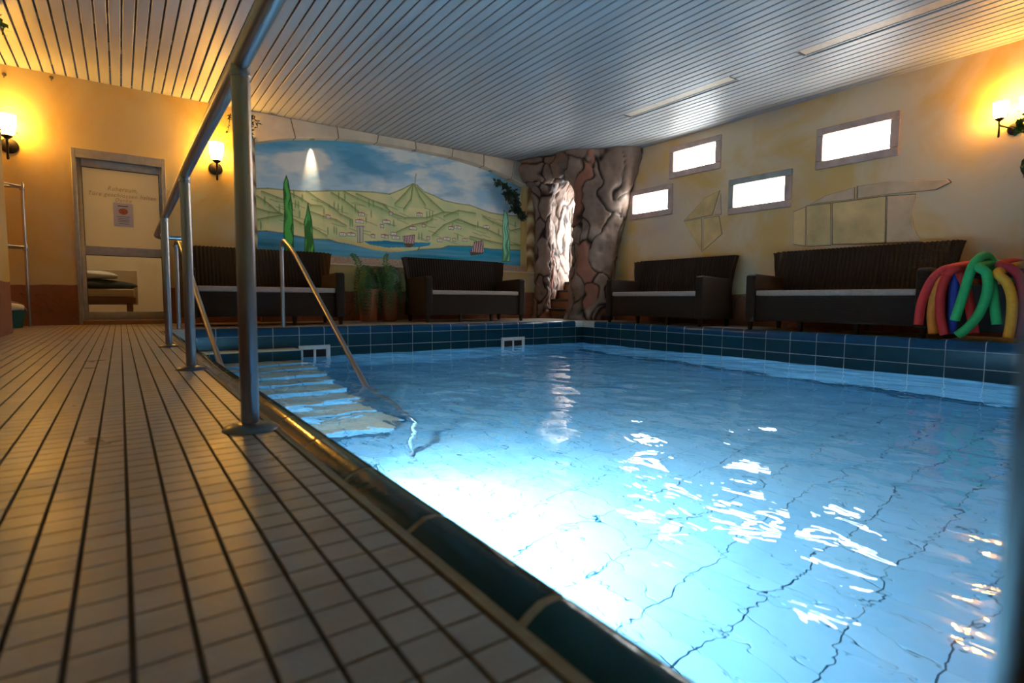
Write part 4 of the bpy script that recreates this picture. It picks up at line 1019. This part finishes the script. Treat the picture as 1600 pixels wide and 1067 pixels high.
# ------------------------------------------------------------------ leafy branches
def branch(name, label, origin, stems, seed, leaf=0.05, n=14, mat='olive', parent_rz=0):
    t = thing(name, label, 'plant', origin)
    rg = random.Random(seed)
    v, f = [], []; sv = []
    for st in stems:
        P = smooth_path(st, 6)
        sv.append(tube(P, [0.006 * (1 - 0.7 * i / len(P)) for i in range(len(P))], 6))
        for k in range(n * (len(st) - 1)):
            q = rg.random(); i = min(int(q * (len(P) - 1)), len(P) - 2); p = P[i].lerp(P[i + 1], q * (len(P) - 1) - i)
            d = Vector((rg.uniform(-1, 1), rg.uniform(-0.6, 0.25), rg.uniform(-1, 0.8))).normalized(); L = leaf * rg.uniform(0.6, 1.2)
            s = d.cross(Vector((rg.uniform(-1, 1), rg.uniform(-1, 1), 1))).normalized() * L * 0.26
            m = p + d * L * 0.5 + Vector((0, 0, 0.004)); n0 = len(v)
            v += [p, m + s, p + d * L, m - s]; f.append((n0, n0 + 1, n0 + 2, n0 + 3))
    link('stem', sm('stem', join(sv), 2), M['bark'], t)
    link('leaves', mesh('leaves', v, f), M[mat], t)
branch('olive_branch', 'dark leafy olive branch fixed above the painted pale tree', (5.32, 7.49, 1.72), [[(0.20, 0.05, -0.02), (0.08, -0.02, 0.10), (-0.08, -0.05, 0.18), (-0.22, -0.06, 0.30)], [(0.08, -0.02, 0.10), (-0.05, -0.06, 0.28), (-0.20, -0.06, 0.42), (-0.36, -0.04, 0.46)], [(0.18, 0.02, 0.0), (0.06, -0.04, 0.22), (0.0, -0.05, 0.36)], [(0.12, -0.02, 0.04), (-0.05, -0.05, 0.06)], [(0.2, 0.0, 0.02), (0.17, -0.06, -0.02), (0.12, -0.08, -0.06)]], 3, 0.085, 46)
branch('ivy_spray', 'small dark ivy spray hanging at the arch end near the sconce', (1.37, 7.47, 2.30), [[(0, 0, 0.22), (0.02, -0.03, 0.12), (0.0, -0.03, 0.0), (0.03, -0.03, -0.08)], [(0, 0, 0.2), (0.07, -0.04, 0.16), (0.08, -0.04, 0.08)]], 5, 0.05, 16)
branch('ivy_spray', 'thin ivy spray hanging between the wall sconce and the first post', (1.14, 7.47, 2.28), [[(0.02, 0, 0.22), (0.0, -0.02, 0.10), (-0.02, -0.02, -0.02)]], 8, 0.045, 10)
branch('hanging_fern', 'green fern leaves hanging below the double wall sconce', (6.30, 1.30, 1.40), [[(0.12, 0.02, 0.36), (0.02, 0.0, 0.40), (-0.02, 0.05, 0.20), (-0.01, 0.06, -0.02)], [(0.12, 0.02, 0.36), (0.0, 0.1, 0.42), (-0.02, 0.13, 0.38)]], 9, 0.09, 20, 'fern')
# ------------------------------------------------------------------ foam noodles over a stand
sd = thing('noodle_stand', 'low black stand carrying the foam noodles', 'stand', (5.86, 1.27, 0))
for y in (-0.42, 0.42):
    link('upright', bevel_mesh('upright', box(-0.025, 0.025, y - 0.025, y + 0.025, 0, 0.52), 0.004, 1), M['black'], sd)
    link('foot', bevel_mesh('foot', box(-0.18, 0.18, y - 0.03, y + 0.03, 0, 0.04), 0.004, 1), M['black'], sd)
link('bar', sm('bar', tube([(0, -0.46, 0.53), (0, 0, 0.53), (0, 0.46, 0.53)], 0.02, 14)), M['black'], sd)
link('back_panel', bevel_mesh('back_panel', box(0.02, 0.035, -0.40, 0.40, 0.06, 0.46), 0.004, 1), M['black'], sd)
ND = {'red_out': ([(1.857, 0.113), (1.841, 0.307), (1.785, 0.483), (1.722, 0.565), (1.656, 0.595)], 'red', 'red foam noodle hanging outermost beside the sofa arm', 5.535),
 'red_mid': ([(1.66, 0.035), (1.70, 0.186), (1.707, 0.39), (1.67, 0.541), (1.607, 0.597)], 'red', 'red foam noodle hanging in front of the orange one', 5.52),
 'orange': ([(1.742, 0.04), (1.765, 0.205), (1.746, 0.411), (1.687, 0.552)], 'orange', 'orange foam noodle hanging between the two red ones', 5.575),
 'blue': ([(1.613, 0.047), (1.617, 0.309), (1.617, 0.489), (1.605, 0.564)], 'blue', 'dark blue foam noodle hanging behind the green one', 5.62),
 'red_in': ([(1.466, 0.06), (1.501, 0.261), (1.547, 0.458), (1.578, 0.575)], 'red', 'red foam noodle slanting behind the green loop', 5.60),
 'greenB': ([(1.574, 0.035), (1.508, 0.105), (1.437, 0.233), (1.40, 0.407), (1.413, 0.542), (1.458, 0.60)], 'green', 'green foam noodle curving down to the pool edge', 5.50),
 'yellow': ([(1.251, 0.035), (1.241, 0.171), (1.248, 0.35), (1.287, 0.472), (1.342, 0.549)], 'yellow', 'yellow-orange foam noodle at the far side of the green loop', 5.56),
 'dred': ([(1.171, 0.035), (1.168, 0.22), (1.205, 0.48), (1.264, 0.575), (1.331, 0.61)], 'dred', 'dark red foam noodle arching over the yellow one', 5.62)}
for k, (pts, c, lab, x) in ND.items():
    q = x / 5.70
    pts = [(y * q, 0.302 + (z - 0.302) * q) for y, z in pts]
    p = [(x, y, max(z, 0.036)) for y, z in pts]; ty, tz = pts[-1]
    p += [(5.86, ty - 0.06, max(tz, 0.60) + 0.02), (5.98, ty - 0.10, 0.52), (6.02, ty - 0.12, 0.30)]
    tag(link('foam_noodle', sm('foam_noodle', tube(smooth_path(p, 8), 0.034, 18), 0.9), M['foam_' + c]), lab, 'pool noodle', 'foam noodles on the stand')
p = [(5.46, 1.532, 0.165), (5.46, 1.49, 0.366), (5.48, 1.456, 0.565), (5.54, 1.43, 0.655), (5.63, 1.407, 0.680), (5.68, 1.38, 0.62), (5.62, 1.366, 0.52), (5.58, 1.335, 0.388), (5.57, 1.296, 0.14)]
tag(link('foam_noodle', sm('foam_noodle', tube(smooth_path(p, 8), 0.034, 18), 0.9), M['foam_green']), 'green foam noodle tied in the topmost loop', 'pool noodle', 'foam noodles on the stand')
# ------------------------------------------------------------------ pipe rack and bucket in the alcove
rk_ = thing('pipe_rack', 'steel pipe rack standing in the alcove by the door', 'rack', (-0.745, 7.28, 0))
for x, y in ((0, 0), (-0.62, 0), (0, -0.55), (-0.62, -0.55)):
    if (x, y) == (0, -0.55): continue
    link('post', sm('post', tube([(x, y, 0), (x, y, 0.7), (x, y, 1.42)], 0.014, 12)), M['steel'], rk_)
for zz in (0.78, 1.37):
    link('cross_pipe', sm('cross_pipe', tube([(0.02, 0, zz), (-0.3, 0, zz), (-0.64, 0, zz)], 0.012, 12)), M['steel'], rk_)
    link('side_pipe', sm('side_pipe', tube([(0, 0, zz + 0.01), (-0.3, -0.28, zz + 0.01), (-0.62, -0.55, zz + 0.01)], 0.012, 12)), M['steel'], rk_)
    link('joint', sm('joint', lathe([(0.019, zz - 0.03), (0.021, zz - 0.025), (0.021, zz + 0.03), (0.019, zz + 0.035)], 14)), M['steel'], rk_)
bk = thing('bucket', 'dark teal bucket on the alcove floor behind the pipe rack', 'bucket', (-0.86, 7.05, 0))
link('tub', sm('tub', lathe([(0.085, 0), (0.12, 0.15), (0.125, 0.15), (0.125, 0.16), (0.115, 0.16), (0.08, 0.01)], 24), 0.8), M['teal_plastic'], bk)
link('handle', sm('handle', tube([(0.122 * math.cos(q), 0, 0.15 + 0.10 * math.sin(q)) for q in np.linspace(0, PI, 16)], 0.004, 8)), M['steel'], bk)
tag(link('cleaning_cloth', lump(0.10, 0.09, 0.05, 4), M['towel'], None, (-0.86, 7.05, 0.19)), 'crumpled pale cloth lying on the teal bucket', 'cloth')
branch('ivy_spray', 'green leaf spray at the wall corner just below the ceiling', (-0.71, 6.12, 2.45), [[(-0.02, 0.0, 0.10), (0.02, 0.05, 0.05), (0.01, 0.08, -0.03)]], 12, 0.07, 6, 'fern')
for x, z, lab in ((-0.488, 2.545, 'small steel hook near the ceiling above the glass door'), (-0.85, 2.49, 'small steel hook near the ceiling above the alcove sconce')):
    t = thing('wall_hook', lab, 'hook', (x, YB, z), group='hooks near the ceiling')
    link('plate', sm('plate', [(lambda v, f: ([(p[0], -p[2], p[1]) for p in v], f))(*lathe([(0.018, 0.0), (0.018, 0.005), (0.001, 0.006)], 16))][0]), M['steel_dark'], t)
    link('shank', sm('shank', tube(smooth_path([(0, -0.004, 0), (0, -0.03, 0.0), (0, -0.045, -0.02), (0, -0.035, -0.04), (0, -0.02, -0.035)], 5), 0.004, 8)), M['steel_dark'], t)
